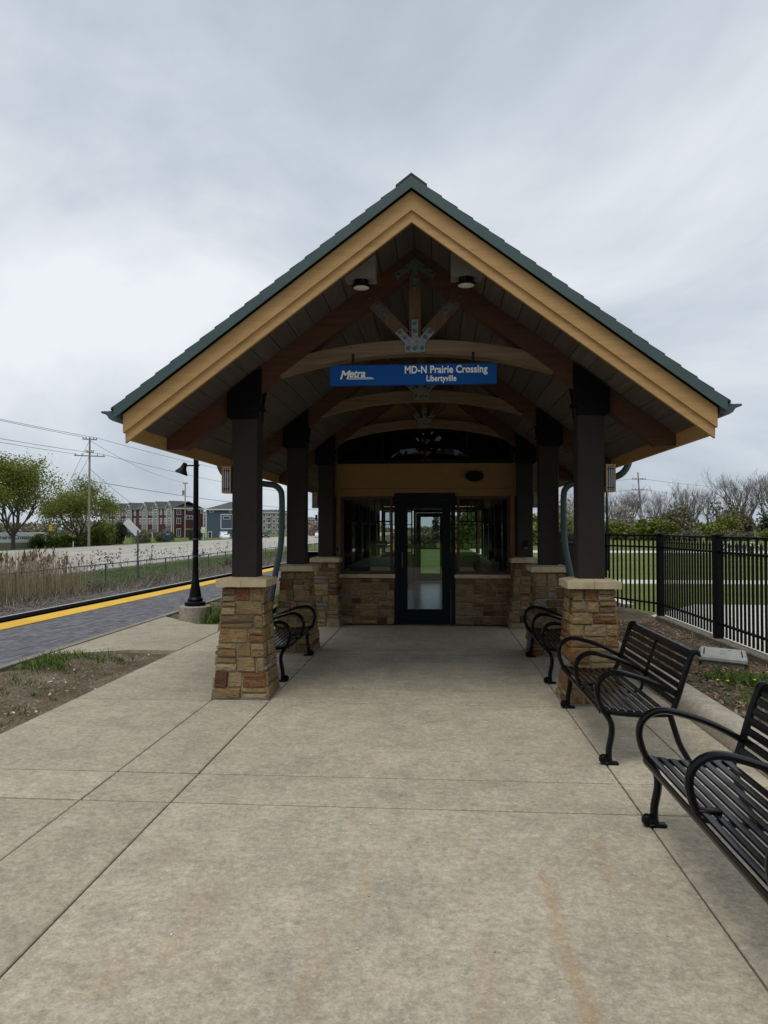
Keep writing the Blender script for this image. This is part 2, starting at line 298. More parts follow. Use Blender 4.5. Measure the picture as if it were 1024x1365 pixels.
# ------------------------------------------------------------------ mesh helpers
def mesh_obj(name, me, mat, parent=None):
    o = bpy.data.objects.new(name, me); COL.objects.link(o)
    if parent is not None: o.parent = parent
    return o
class MB:
    def __init__(s): s.v = []; s.f = []; s.r = []
    def add(s, vs, fs, r=None):
        o = len(s.v); s.v.extend(vs); s.f.extend([tuple(i + o for i in f) for f in fs])
        if r is None: r = random.random()
        s.r.extend([r] * len(vs)); return s
    def box(s, x0, x1, y0, y1, z0, z1, ch=0.0, r=None, M=None):
        if ch <= 0:
            vs = [(x, y, z) for z in (z0, z1) for y in (y0, y1) for x in (x0, x1)]
            fs = [(0, 2, 3, 1), (4, 5, 7, 6), (0, 1, 5, 4), (2, 6, 7, 3), (0, 4, 6, 2), (1, 3, 7, 5)]
        else:
            c = ch; vs = []; ix = {}
            for k, (sx, sy, sz) in enumerate([(a, b, d) for d in (0, 1) for b in (0, 1) for a in (0, 1)]):
                X = (x0, x1)[sx]; Y = (y0, y1)[sy]; Z = (z0, z1)[sz]
                ax = c if sx == 0 else -c; ay = c if sy == 0 else -c; az = c if sz == 0 else -c
                ix[(sx, sy, sz)] = len(vs)
                vs += [(X, Y + ay, Z + az), (X + ax, Y, Z + az), (X + ax, Y + ay, Z)]
            I = lambda a, b, d, q: ix[(a, b, d)] + q
            fs = [(I(0,0,0,0), I(0,0,1,0), I(0,1,1,0), I(0,1,0,0)), (I(1,0,0,0), I(1,1,0,0), I(1,1,1,0), I(1,0,1,0)),
                  (I(0,0,0,1), I(1,0,0,1), I(1,0,1,1), I(0,0,1,1)), (I(0,1,0,1), I(0,1,1,1), I(1,1,1,1), I(1,1,0,1)),
                  (I(0,0,0,2), I(0,1,0,2), I(1,1,0,2), I(1,0,0,2)), (I(0,0,1,2), I(1,0,1,2), I(1,1,1,2), I(0,1,1,2))]
            for sx in (0, 1):
                for sy in (0, 1): q = (I(sx,sy,0,0), I(sx,sy,0,1), I(sx,sy,1,1), I(sx,sy,1,0)); fs.append(q if sx == sy else q[::-1])
            for sx in (0, 1):
                for sz in (0, 1): q = (I(sx,0,sz,0), I(sx,1,sz,0), I(sx,1,sz,2), I(sx,0,sz,2)); fs.append(q if sx == sz else q[::-1])
            for sy in (0, 1):
                for sz in (0, 1): q = (I(0,sy,sz,1), I(0,sy,sz,2), I(1,sy,sz,2), I(1,sy,sz,1)); fs.append(q if sy == sz else q[::-1])
            for sx in (0, 1):
                for sy in (0, 1):
                    for sz in (0, 1): q = (I(sx,sy,sz,0), I(sx,sy,sz,2), I(sx,sy,sz,1)); fs.append(q if (sx + sy + sz) % 2 == 0 else q[::-1])
        if M is not None: vs = [tuple(M @ Vector(p)) for p in vs]
        return s.add(vs, fs, r)
    def prism(s, poly, fn, d0, d1, r=None):
        """poly of 2-D points, fn(a, b, d) -> xyz, extruded from d0 to d1"""
        n = len(poly)
        vs = [fn(a, b, d0) for a, b in poly] + [fn(a, b, d1) for a, b in poly]
        fs = [tuple(range(n))[::-1], tuple(range(n, 2 * n))] + [(i, (i + 1) % n, n + (i + 1) % n, n + i) for i in range(n)]
        return s.add(vs, fs, r)
    def tube(s, pts, rad, n=6, cap=True, r=None, flat=None):
        pts = [Vector(p) for p in pts]; k = len(pts)
        if not hasattr(rad, '__len__'): rad = [rad] * k
        vs = []; ref = None
        for i, p in enumerate(pts):
            t = (pts[min(i + 1, k - 1)] - pts[max(i - 1, 0)]).normalized()
            if flat is not None: u = Vector(flat)
            else:
                if ref is None: ref = Vector((0, 0, 1)) if abs(t.z) < 0.9 else Vector((1, 0, 0))
                u = ref
            a = (u - t * u.dot(t)).normalized(); b = t.cross(a); ref = a
            ra, rb = (rad[i] if hasattr(rad[i], '__len__') else (rad[i], rad[i]))
            for j in range(n):
                w = 2 * math.pi * (j + 0.5) / n
                if n == 4: q = a * (math.copysign(ra, math.cos(w))) + b * (math.copysign(rb, math.sin(w)))
                else: q = a * (ra * math.cos(w)) + b * (rb * math.sin(w))
                vs.append(tuple(p + q))
        fs = [(i * n + j, i * n + (j + 1) % n, (i + 1) * n + (j + 1) % n, (i + 1) * n + j) for i in range(k - 1) for j in range(n)]
        if cap: fs += [tuple(range(n))[::-1], tuple(range((k - 1) * n, k * n))]
        return s.add(vs, fs, r)
    def lathe(s, prof, c=(0, 0, 0), n=20, M=None, r=None):
        vs = []; k = len(prof)
        for (rr, z) in prof:
            for j in range(n):
                w = 2 * math.pi * j / n; p = Vector((rr * math.cos(w), rr * math.sin(w), z))
                if M is not None: p = M @ p
                vs.append((p.x + c[0], p.y + c[1], p.z + c[2]))
        fs = [(i * n + j, i * n + (j + 1) % n, (i + 1) * n + (j + 1) % n, (i + 1) * n + j) for i in range(k - 1) for j in range(n)]
        fs += [tuple(range(n))[::-1], tuple(range((k - 1) * n, k * n))]
        return s.add(vs, fs, r)
    def quad(s, p, u, w, r=None):
        p = Vector(p); return s.add([tuple(p - u - w), tuple(p + u - w), tuple(p + u + w), tuple(p - u + w)], [(0, 1, 2, 3)], r)
    def mesh(s, name, mat, smooth=False):
        me = bpy.data.meshes.new(name); me.from_pydata(s.v, [], s.f); me.materials.append(mat)
        a = me.attributes.new('rnd', 'FLOAT', 'POINT'); a.data.foreach_set('value', s.r)
        if smooth: me.polygons.foreach_set('use_smooth', [True] * len(me.polygons))
        me.update(); return me
    def build(s, name, mat, parent=None, smooth=False):
        return mesh_obj(name, s.mesh(name, mat, smooth), mat, parent)
def smooth_angle(o, deg=35):
    me = o.data; me.polygons.foreach_set('use_smooth', [True] * len(me.polygons))
    me.set_sharp_from_angle(angle=R(deg)); return o
def bezier(pts, n=6):
    """Catmull-Rom through points"""
    P = [Vector(p) for p in pts]; out = []
    for i in range(len(P) - 1):
        p0 = P[max(i - 1, 0)]; p1 = P[i]; p2 = P[i + 1]; p3 = P[min(i + 2, len(P) - 1)]
        for k in range(n):
            t = k / n
            out.append(0.5 * ((2 * p1) + (p2 - p0) * t + (2 * p0 - 5 * p1 + 4 * p2 - p3) * t * t + (3 * p1 - p0 - 3 * p2 + p3) * t ** 3))
    out.append(P[-1]); return out
def tag(o, label, cat, group=None):
    o['label'] = label; o['category'] = cat
    if group: o['group'] = group
    return o
def struct(o): o['kind'] = 'structure'; return o
def stuff(o, label=None, cat=None):
    o['kind'] = 'stuff'
    if label: o['label'] = label; o['category'] = cat
    return o
def empty(name, loc, label, cat, group=None, rz=0.0):
    o = bpy.data.objects.new(name, None); COL.objects.link(o); o.location = loc; o.rotation_euler = (0, 0, rz); o.empty_display_size = 0.2
    return tag(o, label, cat, group)
def copy_tree(o, parent=None):
    c = o.copy(); COL.objects.link(c)
    if parent is not None: c.parent = parent
    for ch in list(o.children): copy_tree(ch, c)
    return c
def text(name, body, size, mat, parent, M, offset=0.0, extrude=0.0015, shear=0.0, sx=1.0, align='LEFT', space=1.0):
    cu = bpy.data.curves.new(name, 'FONT'); cu.body = body; cu.size = size; cu.offset = offset; cu.extrude = extrude; cu.shear = shear
    cu.align_x = align; cu.align_y = 'BOTTOM_BASELINE'; cu.space_character = space; cu.resolution_u = 4
    tmp = bpy.data.objects.new('tmp_text', cu); COL.objects.link(tmp)
    dg = bpy.context.evaluated_depsgraph_get(); me = bpy.data.meshes.new_from_object(tmp.evaluated_get(dg))
    bpy.data.objects.remove(tmp); me.transform(M @ Matrix.Diagonal((sx, 1, 1, 1))); me.materials.clear(); me.materials.append(mat)
    return mesh_obj(name, me, mat, parent)
UPY = Matrix.Rotation(R(90), 4, 'X')      # text standing upright, read from -Y
def fbm(x, y, s=1.0): return mnoise.fractal(Vector((x * s, y * s, 0.3)), 1.0, 2.0, 4)

# ------------------------------------------------------------------ the setting: ground, road, platform, paving
def gz(x, y):
    pts = [(-400, -3.0), (-200, -2.2), (-70, -1.2), (-46, -0.78), (-18, -0.78), (-14.2, -1.0), (-12.0, -0.85), (-10.6, -0.50), (-7.6, -0.50), (-7.2, -0.16), (4.0, -0.14), (60, -0.1), (400, 0.2)]
    if x <= pts[0][0]: return pts[0][1]
    for (a, za_), (b, zb_) in zip(pts, pts[1:]):
        if x <= b: return za_ + (zb_ - za_) * (x - a) / (b - a)
    return pts[-1][1]
xs = [-1500, -800, -400, -300, -200, -130, -90, -70, -55, -46, -38, -30, -22, -18, -17, -16, -15, -14.2, -13.4, -12.6, -12, -11.2, -10.6, -9, -7.6, -7.2, -5, 0, 4, 8, 14, 22, 32, 45, 60, 90, 140, 220, 400, 800, 1500]
ys = [-60, -20, -8, 0, 6, 10, 14, 18, 22, 26, 30, 36, 42, 50, 60, 75, 95, 120, 160, 220, 320, 500, 800, 1400, 2600]
g = MB(); nx = len(xs)
vv = [(x + (0.0345 * (y - 11.2) if -17.5 < x < -7.1 else 0), y, gz(x, y) + (0.06 * fbm(x, y, 0.4) if (-45 > x or -17.5 < x < -12 or x > 8) else 0)) for y in ys for x in xs]
ff = [(j * nx + i, j * nx + i + 1, (j + 1) * nx + i + 1, (j + 1) * nx + i) for j in range(len(ys) - 1) for i in range(nx - 1)]
g.add(vv, ff, 0.5)
struct(g.build('ground', VERGE))

def sheet(name, x0, x1, y0, y1, zf, mat, step=0.25, amp=0.0, s=1.5):
    m = MB(); a = max(1, int((x1 - x0) / step)); b = max(1, int((y1 - y0) / step))
    V = []
    for j in range(b + 1):
        for i in range(a + 1):
            x = x0 + (x1 - x0) * i / a; y = y0 + (y1 - y0) * j / b
            V.append((x, y, zf(x, y) + amp * fbm(x, y, s)))
    m.add(V, [(j * (a + 1) + i, j * (a + 1) + i + 1, (j + 1) * (a + 1) + i + 1, (j + 1) * (a + 1) + i) for j in range(b) for i in range(a)], 0.5)
    return struct(m.build(name, mat, smooth=True))
sheet('lawn', 3.95, 90, -10, 110, lambda x, y: -0.055, LAWN, 3.0)
sheet('soil_strip', -4.98, -3.38, -8, 60, lambda x, y: -0.04, SOIL, 0.07, 0.04, 3.0)
sheet('mulch_bed', 2.32, 3.90, -6, 16.5, lambda x, y: 0.085 - 0.075 * min(1, (x - 2.32) / 1.2), MULCH, 0.12, 0.03, 2.5)
rd = MB().box(-45, -19, -60, 900, -1.0, -0.70)
road = struct(rd.build('road', ROADM))
for x, w in ((-44.2, 0.12), (-19.9, 0.12)):
    MB().box(x - w / 2, x + w / 2, -60, 700, -0.71, -0.696).build('edge_line', WHITE, road)
MB().box(-32.2, -32.05, -60, 700, -0.71, -0.696).build('centre_line', YELLOW, road)
MB().box(-31.85, -31.7, -60, 700, -0.71, -0.696).build('centre_line', YELLOW, road)

# sidewalk, slab by slab, with open joints over a dark sub-base
walk = MB().box(-3.40, 2.11, -6.0, 12.3, -0.135, -0.03).build('sidewalk', SOIL); struct(walk)
cols = [(-3.41, -2.11), (-2.11, -1.563), (-1.563, 1.145), (1.145, 1.70), (1.70, 2.115)]
rows = [-6, -3.1, -0.3, 0.2, 2.25, 4.27, 4.78, 6.80, 7.30, 9.55, 12.28]
for (a, b) in cols:
    for (c, d) in zip(rows, rows[1:]):
        if b <= -1.6 and c > 9: continue
        gp = 0.0045
        MB().box(a + gp, b - gp, c + .011, d - .011, -0.11, random.uniform(-0.0015, 0.0015), ch=0.005).build('concrete_slab', CONC, walk)
for (a, b) in [(-3.41, -2.11), (-2.11, -1.563)]:
    MB().box(a + .0045, b - .0045, 9.5545, 12.28, -0.11, 0.0, ch=0.005).build('concrete_slab', CONC, walk)
pad = [(-4.955, 9.10), (-4.05, 9.54), (-3.418, 9.545), (-3.418, 12.10), (-4.02, 12.18), (-4.955, 13.2)]
MB().prism(pad, lambda a, b, d: (a, b, d), -0.11, 0.001).build('concrete_slab', CONC, walk)
# narrow paving that goes on beside the building
for k in range(6):
    MB().box(-2.75, -1.95, 12.29 + k * 1.9, 12.282 + (k + 1) * 1.9, -0.11, 0.0, ch=0.005).build('concrete_slab', CONC, walk)
    MB().box(1.55, 2.60, 12.29 + k * 1.9, 12.282 + (k + 1) * 1.9, -0.11, 0.0, ch=0.005).build('concrete_slab', CONC, walk)

# kerb behind the benches (rounded top)
prof = [(2.12, -0.12), (2.125, 0.07), (2.145, 0.115), (2.185, 0.145), (2.25, 0.15), (2.36, 0.135), (2.40, 0.10), (2.40, -0.12)]
kb = None
for k, (a, b) in enumerate([(-6, -2.5), (-2.5, 1.0), (1.0, 4.5), (4.5, 8.0), (8.0, 12.2)]):
    o = MB().prism(prof, lambda p, q, d: (p, d, q), b - 0.005, a)
    if kb is None:
        kb = empty('concrete_kerb', (0, 0, 0), 'round topped concrete kerb between benches and mulch bed', 'kerb')
    smooth_angle(o.build('kerb_stone', CONC2, kb), 50)

# platform: kerb, pavers, tactile strip; it runs 2 degrees off the building line, as the track does
D = Vector((0.0345, 0.9994)); Lr = Vector((0.9994, -0.0345)); T0 = Vector((-6.89, 11.2))
def T(a, b): p = T0 + Lr * a + D * b; return (p.x, p.y)
pl = MB()
pl.prism([(-5.10, -8), (-5.10, 120), T(-0.5, 109), T(-0.5, -19.5)], lambda a, b, d: (a, b, d), -0.6, -0.012)
plat = struct(pl.build('platform', PAVER))
pk = MB()
y = -8.0
while y < 70:
    pk.box(-5.09, -4.985, y, y + 2.99, -0.25, 0.008, ch=0.006); y += 3.0
pk.build('platform_kerb', CONCD, plat)
pv = MB(); pw, plen = 0.105, 0.21
i = 0; x = -5.105 - pw
while x > -7.2:
    y = 6.0 + (plen / 2 if i % 2 else 0)
    while y < 34:
        lim = T(0.0, y - 11.2)[0]
        if x > lim + 0.0:
            pv.box(x + .003, x + pw - .003, y + .003, y + plen - .003, -0.03, random.uniform(-0.002, 0.003), ch=0.0)
        y += plen
    x -= pw; i += 1
stuff(pv.build('paver', PAVER, plat))
for k in range(120):
    b0 = -6 + k * 0.61
    m = MB(); c0 = [T(-0.5, b0), T(-0.002, b0), T(-0.002, b0 + .605), T(-0.5, b0 + .605)]
    m.prism([(p[0], p[1]) for p in c0], lambda a, b, d: (a, b, d), -0.02, 0.006)
    m.build('tactile_tile', YELLOW, plat)

# railway track
bal = MB(); V = []; NA = 22; NB = 130
lat = [-7.0 + 6.5 * i / NA for i in range(NA + 1)]
for j in range(NB + 1):
    b = -18 + 138 * j / NB
    for a in lat:
        zz = -0.50 + (0.0 if -4.9 < a else (a + 4.9) * 0.16)
        px, py = T(a, b); V.append((px, py, zz + 0.035 * fbm(px, py, 3.0)))
bal.add(V, [(j * (NA + 1) + i, j * (NA + 1) + i + 1, (j + 1) * (NA + 1) + i + 1, (j + 1) * (NA + 1) + i) for j in range(NB) for i in range(NA)], .5)
struct(bal.build('ballast', BALL))
pb = MB()
for k in range(9000):
    a = random.uniform(-6.2, -0.6); b = random.uniform(-2, 40); px, py = T(a, b); s_ = random.uniform(0.02, 0.045)
    z_ = -0.485 + (0.0 if a > -4.9 else (a + 4.9) * 0.16)
    q = [Vector((random.uniform(.5, 1) * s_ * math.cos(w), random.uniform(.5, 1) * s_ * math.sin(w), 0)) for w in (0, 2.1, 4.2)]
    c = Vector((px, py, z_)); pb.add([tuple(c + v) for v in q] + [tuple(c + Vector((0, 0, s_))), tuple(c - Vector((0, 0, s_)))], [(0, 1, 3), (1, 2, 3), (2, 0, 3), (1, 0, 4), (2, 1, 4), (0, 2, 4)])
stuff(pb.build('ballast_stones', PEBB), 'loose brown ballast stones lying between the rails', 'ballast')
trk = empty('railway_track', (0, 0, 0), 'single railway track beside the yellow edged platform', 'track')
for a in (-1.15, -2.62):
    rp = [(-.07, -.48), (.07, -.48), (.07, -.465), (.012, -.44), (.012, -.345), (.036, -.335), (.036, -.302), (-.036, -.302), (-.036, -.335), (-.012, -.345), (-.012, -.44), (-.07, -.465)]
    m = MB(); m.prism(rp, lambda p, q, d: (*T(a + p, d), q), -18, 125)
    rl = m.build('rail', RAILM, trk)
    MB().prism([(-.032, -.303), (.032, -.303), (.027, -.296), (-.027, -.296)], lambda p, q, d: (*T(a + p, d), q), -18, 125).build('rail_head', RAILH, rl)
tie_me = MB().box(-1.28, 1.28, -0.11, 0.11, -0.15, 0.0, ch=0.012).mesh('railway_tie', TIEM)
for k in range(110):
    o = mesh_obj('railway_tie', tie_me, TIEM, trk); px, py = T(-1.885, -6 + k * 0.54); o.location = (px, py, -0.475); o.rotation_euler = (0, 0, -R(2) + random.uniform(-.02, .02))

# paths on the lawn
struct(MB().prism([(4.05, -10), (30, -10), (30, 15.8), (5.6, 16.6), (4.05, 14.4)], lambda a, b, d: (a, b, d), -0.2, -0.045).build('path', PATHM))
struct(MB().box(2.7, 90, 22.8, 24.5, -0.2, -0.048).build('path', PATHM))
struct(MB().box(5.5, 120, 52, 57, -0.2, -0.047).build('path', PATHM))
struct(MB().box(2.65, 4.3, 16.6, 80, -0.2, -0.049).build('path', PATHM))

# ------------------------------------------------------------------ the shelter
CXS = -0.21; SL = 0.75
Y0, YW, YB, YE = 6.10, 12.42, 22.5, 24.2
zs = lambda dx: 4.30 - SL * abs(dx)
sh = empty('station_shelter', (CXS, Y0, 0), 'gabled station shelter with tan fascia, stone piers and dark posts', 'shelter')
def P(o): o.parent = sh; o.matrix_parent_inverse = Matrix.Translation((-CXS, -Y0, 0)); return o
def part(m, name, mat, smooth=False): return P(m.build(name, mat, None, smooth))
def sub(m, name, mat, parent, smooth=False):
    o = m.build(name, mat, None, smooth); o.parent = parent
    return o
# roof decks, soffit planks, shingle courses
EAVE = 2.49
for sgn in (-1, 1):
    F = lambda a, b, d, s=sgn: (CXS + s * a, d, b)
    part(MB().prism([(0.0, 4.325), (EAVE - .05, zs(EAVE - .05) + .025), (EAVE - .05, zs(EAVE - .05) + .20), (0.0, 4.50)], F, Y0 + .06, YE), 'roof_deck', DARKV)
    npl = 15; w = 2.42 / npl
    for k in range(npl):
        a0 = k * w + .0035; a1 = (k + 1) * w - .0035
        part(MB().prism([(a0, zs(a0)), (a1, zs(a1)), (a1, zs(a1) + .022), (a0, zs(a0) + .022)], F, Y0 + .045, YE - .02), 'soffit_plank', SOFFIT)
    nc = 20; w = (EAVE + .06) / nc
    for k in range(nc):
        a0 = k * w - (.06 if k else 0.0); a1 = (k + 1) * w
        t0 = 4.505 - SL * a0 + .004; t1 = 4.505 - SL * a1 + .014
        part(MB().prism([(max(0, a0), t0), (a1, t1), (a1, t1 + .020), (max(0, a0), t0 + .014)], F, Y0 - .04, YE + .03), 'shingle_course', SHING)
    # drip edge, two fascia boards following the rake
    def rake(hi, lo, ya, yb, name, mat, e=EAVE):
        part(MB().prism([(0.0, hi), (e, hi - SL * e), (e, lo - SL * e), (0.0, lo)], F, ya, yb), name, mat)
    rake(4.522, 4.425, Y0 - .052, Y0 - .042, 'drip_edge', TEAL, EAVE + .03)
    rake(4.420, 4.262, Y0, Y0 + .03, 'fascia_board', FASCIA, EAVE - .03)
    rake(4.262, 4.165, Y0 + .018, Y0 + .05, 'fascia_board', FASCIA, EAVE - .045)
    rake(4.268, 4.258, Y0 - .004, Y0 + .04, 'fascia_bead', FASCIA, EAVE - .034)
    # eave board and gutter
    part(MB().box(CXS + sgn * (EAVE - .046) - .015, CXS + sgn * (EAVE - .046) + .015, Y0 + .052, YE, 2.365, 2.60), 'eave_board', FASCIA)
    gp_ = [(0.0, 2.62), (0.0, 2.535), (.03, 2.515), (.065, 2.517), (.095, 2.535), (.115, 2.565), (.14, 2.582), (.165, 2.585), (.165, 2.60), (.135, 2.602), (.10, 2.60)]
    part(MB().prism(gp_, lambda a, b, d, s=sgn: (CXS + s * (EAVE - .012 + a), d, b), Y0 - .02, YE), 'gutter', TEAL)
part(MB().prism([(-.13, 4.43), (0, 4.528), (.13, 4.43), (.13, 4.452), (0, 4.552), (-.13, 4.452)], lambda a, b, d: (CXS + a, d, b), Y0 - .045, YE + .03), 'ridge_cap', SHING)

# trusses
PIER_Y = [7.11, 9.70, 12.27]
def plate_with_bolts(poly, y, bolts, mat, name='gusset_plate'):
    o = part(MB().prism(poly, lambda a, b, d: (CXS + a, d, b), y - .012, y), name, mat)
    for (a, b) in bolts:
        bm = MB().lathe([(.0, 0), (.017, 0), (.017, .012), (.010, .017), (0.0, .017)], n=8, M=Matrix.Translation((CXS + a, y - .012, b)) @ Matrix.Rotation(R(90), 4, 'X'))
        sub(bm, 'bolt', BOLT, o)
    return o
def bar_poly(p, q, w):
    p = Vector(p); q = Vector(q); t = (q - p).normalized(); n_ = Vector((-t.y, t.x)) * w / 2
    return [tuple(p + n_), tuple(p - n_), tuple(q - n_), tuple(q + n_)]
for ti, ty in enumerate(PIER_Y[:3]):
    yf, yb_ = ty - .075, ty + .075
    for sgn in (-1, 1):
        F = lambda a, b, d, s=sgn: (CXS + s * a, d, b)
        part(MB().prism([(0.002, zs(0) - .004), (2.425, zs(2.425) - .004), (2.425, 2.372), ((4.065 - 2.372) / SL, 2.372), (0.002, zs(0) - .235)], F, yf, yb_), 'rafter', RAFT)
        st = MB().prism(bar_poly((.10, 3.46), (.47, 3.86), .115), F, yf + .02, yb_ - .02); part(st, 'strut', KINGW)
        m_ = .9 if ti == 0 else .5
        plate_with_bolts([(sgn * a, b) for a, b in bar_poly((.275, 3.65), (.475, 3.865), .062)], yf + .018, [(sgn * a, b) for a, b in ((.30, 3.68), (.365, 3.75), (.435, 3.825))], GALVD if ti == 0 else GALVD)
    arc = []; Rb = 4.55; zb = 3.275; th_ = 0.135
    aa = [i / 18 * 1.50 for i in range(-18, 19)]
    lo = [(a, zb - (Rb - math.sqrt(Rb * Rb - a * a))) for a in aa]
    Rt = Rb + th_; hi_ = [(a, zb + th_ - (Rt - math.sqrt(Rt * Rt - a * a))) for a in aa]
    m = MB(); n_ = len(aa)
    vs = [(CXS + a, yf + .007, b) for a, b in lo] + [(CXS + a, yf + .007, b) for a, b in hi_] + [(CXS + a, yb_ - .007, b) for a, b in lo] + [(CXS + a, yb_ - .007, b) for a, b in hi_]
    fs = []
    for i in range(n_ - 1):
        fs += [(i, i + 1, n_ + i + 1, n_ + i), (2 * n_ + i + 1, 2 * n_ + i, 3 * n_ + i, 3 * n_ + i + 1), (2 * n_ + i, 2 * n_ + i + 1, i + 1, i), (n_ + i, n_ + i + 1, 3 * n_ + i + 1, 3 * n_ + i)]
    fs += [(0, n_, 3 * n_, 2 * n_), (n_ - 1, 3 * n_ - 1, 4 * n_ - 1, 2 * n_ - 1)]
    m.add(vs, fs, .5); part(m, 'arched_tie', TIEW)
    part(MB().box(CXS - .058, CXS + .058, yf + .018, yb_ - .018, 3.40, 4.10, ch=.004), 'king_post', KINGW)
    # foot plate (fan of three straps) and apex plate
    fan = [(-.10, 3.285), (.10, 3.285), (.10, 3.375), (.19, 3.475), (.135, 3.525), (.048, 3.43), (.032, 3.43), (.032, 3.60), (-.032, 3.60), (-.032, 3.43), (-.048, 3.43), (-.135, 3.525), (-.19, 3.475), (-.10, 3.375)]
    plate_with_bolts(fan, yf - .002, [(-.068, 3.325), (0, 3.325), (.068, 3.325), (0, 3.49), (0, 3.56), (-.098, 3.43), (.098, 3.43), (-.145, 3.482), (.145, 3.482)], GALV)
    apx = [(-.03, 3.88), (.03, 3.88), (.03, 4.085), (.165, 3.985), (.205, 4.04), (0, 4.20), (-.205, 4.04), (-.165, 3.985), (-.03, 4.085)]
    plate_with_bolts(apx, yf - .002, [(0, 3.91), (0, 4.0), (-.16, 4.03), (.16, 4.03), (-.09, 4.09), (.09, 4.09)], GALVD)

# piers: mortar core, stones with open joints, cast caps, posts, saddle brackets
def ashlar(w, h, hmin=.05, hmax=.13):
    """random ashlar of unit cells -> list of (x0,x1,z0,z1)"""
    out = []; z = 0.0
    while z < h - 1e-6:
        ch = random.uniform(.088, .155)
        if h - z - ch < .06: ch = h - z
        x = 0.0
        while x < w - 1e-6:
            cw = random.choice((.11, .15, .20, .26, .32)) * random.uniform(.85, 1.15)
            if w - x - cw < .08: cw = w - x
            if ch > .10 and cw > .13 and random.random() < .30:
                sp = ch * random.uniform(.38, .62); out += [(x, x + cw, z, z + sp), (x, x + cw, z + sp, z + ch)]
            elif ch > .1 and cw > .26 and random.random() < .5:
                sp = ch * random.uniform(.4, .6); k = cw * random.uniform(.35, .65)
                out += [(x, x + k, z, z + ch), (x + k, x + cw, z, z + sp), (x + k, x + cw, z + sp, z + ch)]
            else: out.append((x, x + cw, z, z + ch))
            x += cw
        z += ch
    return out
def stone_mesh(m, cell, mp, rv=None):
    """stone with uneven, slightly rounded face; mp(x, z, d) maps face coords and depth to xyz"""
    x0, x1, z0, z1 = cell; j = .0055
    x0 += j; x1 -= j; z0 += j; z1 -= j
    jit = lambda k=.004: random.uniform(-k, k)
    dp = random.uniform(.014, .034); c = .007
    base = [(x0, z0), (x1, z0), (x1, z1), (x0, z1)]
    base = [(a + jit(), b + jit()) for a, b in base]
    cx_, cz_ = (x0 + x1) / 2, (z0 + z1) / 2
    topp = [(a + math.copysign(min(c, abs(cx_ - a) * .6), cx_ - a), b + math.copysign(min(c, abs(cz_ - b) * .6), cz_ - b)) for a, b in base]
    dj = [dp + jit(.005) for _ in range(4)]
    V = [mp(a, b, -.01) for a, b in base] + [mp(a, b, dp * .55) for a, b in base] + [mp(a, b, d_) for (a, b), d_ in zip(topp, dj)] + [mp(cx_ + jit(.02), cz_ + jit(.01), dp + .004 + jit(.006))]
    Fc = [(i, (i + 1) % 4, 4 + (i + 1) % 4, 4 + i) for i in range(4)] + [(4 + i, 4 + (i + 1) % 4, 8 + (i + 1) % 4, 8 + i) for i in range(4)] + [(8 + i, 8 + (i + 1) % 4, 12) for i in range(4)]
    rq = random.random(); rv = (random.uniform(.80, .95) if rq < .20 else (random.uniform(.11, .20) if rq < .32 else (.99 if rq < .36 else random.uniform(.2, .74))))
    m.add(V, Fc, rv)
PCX = 1.64; PH = 1.055
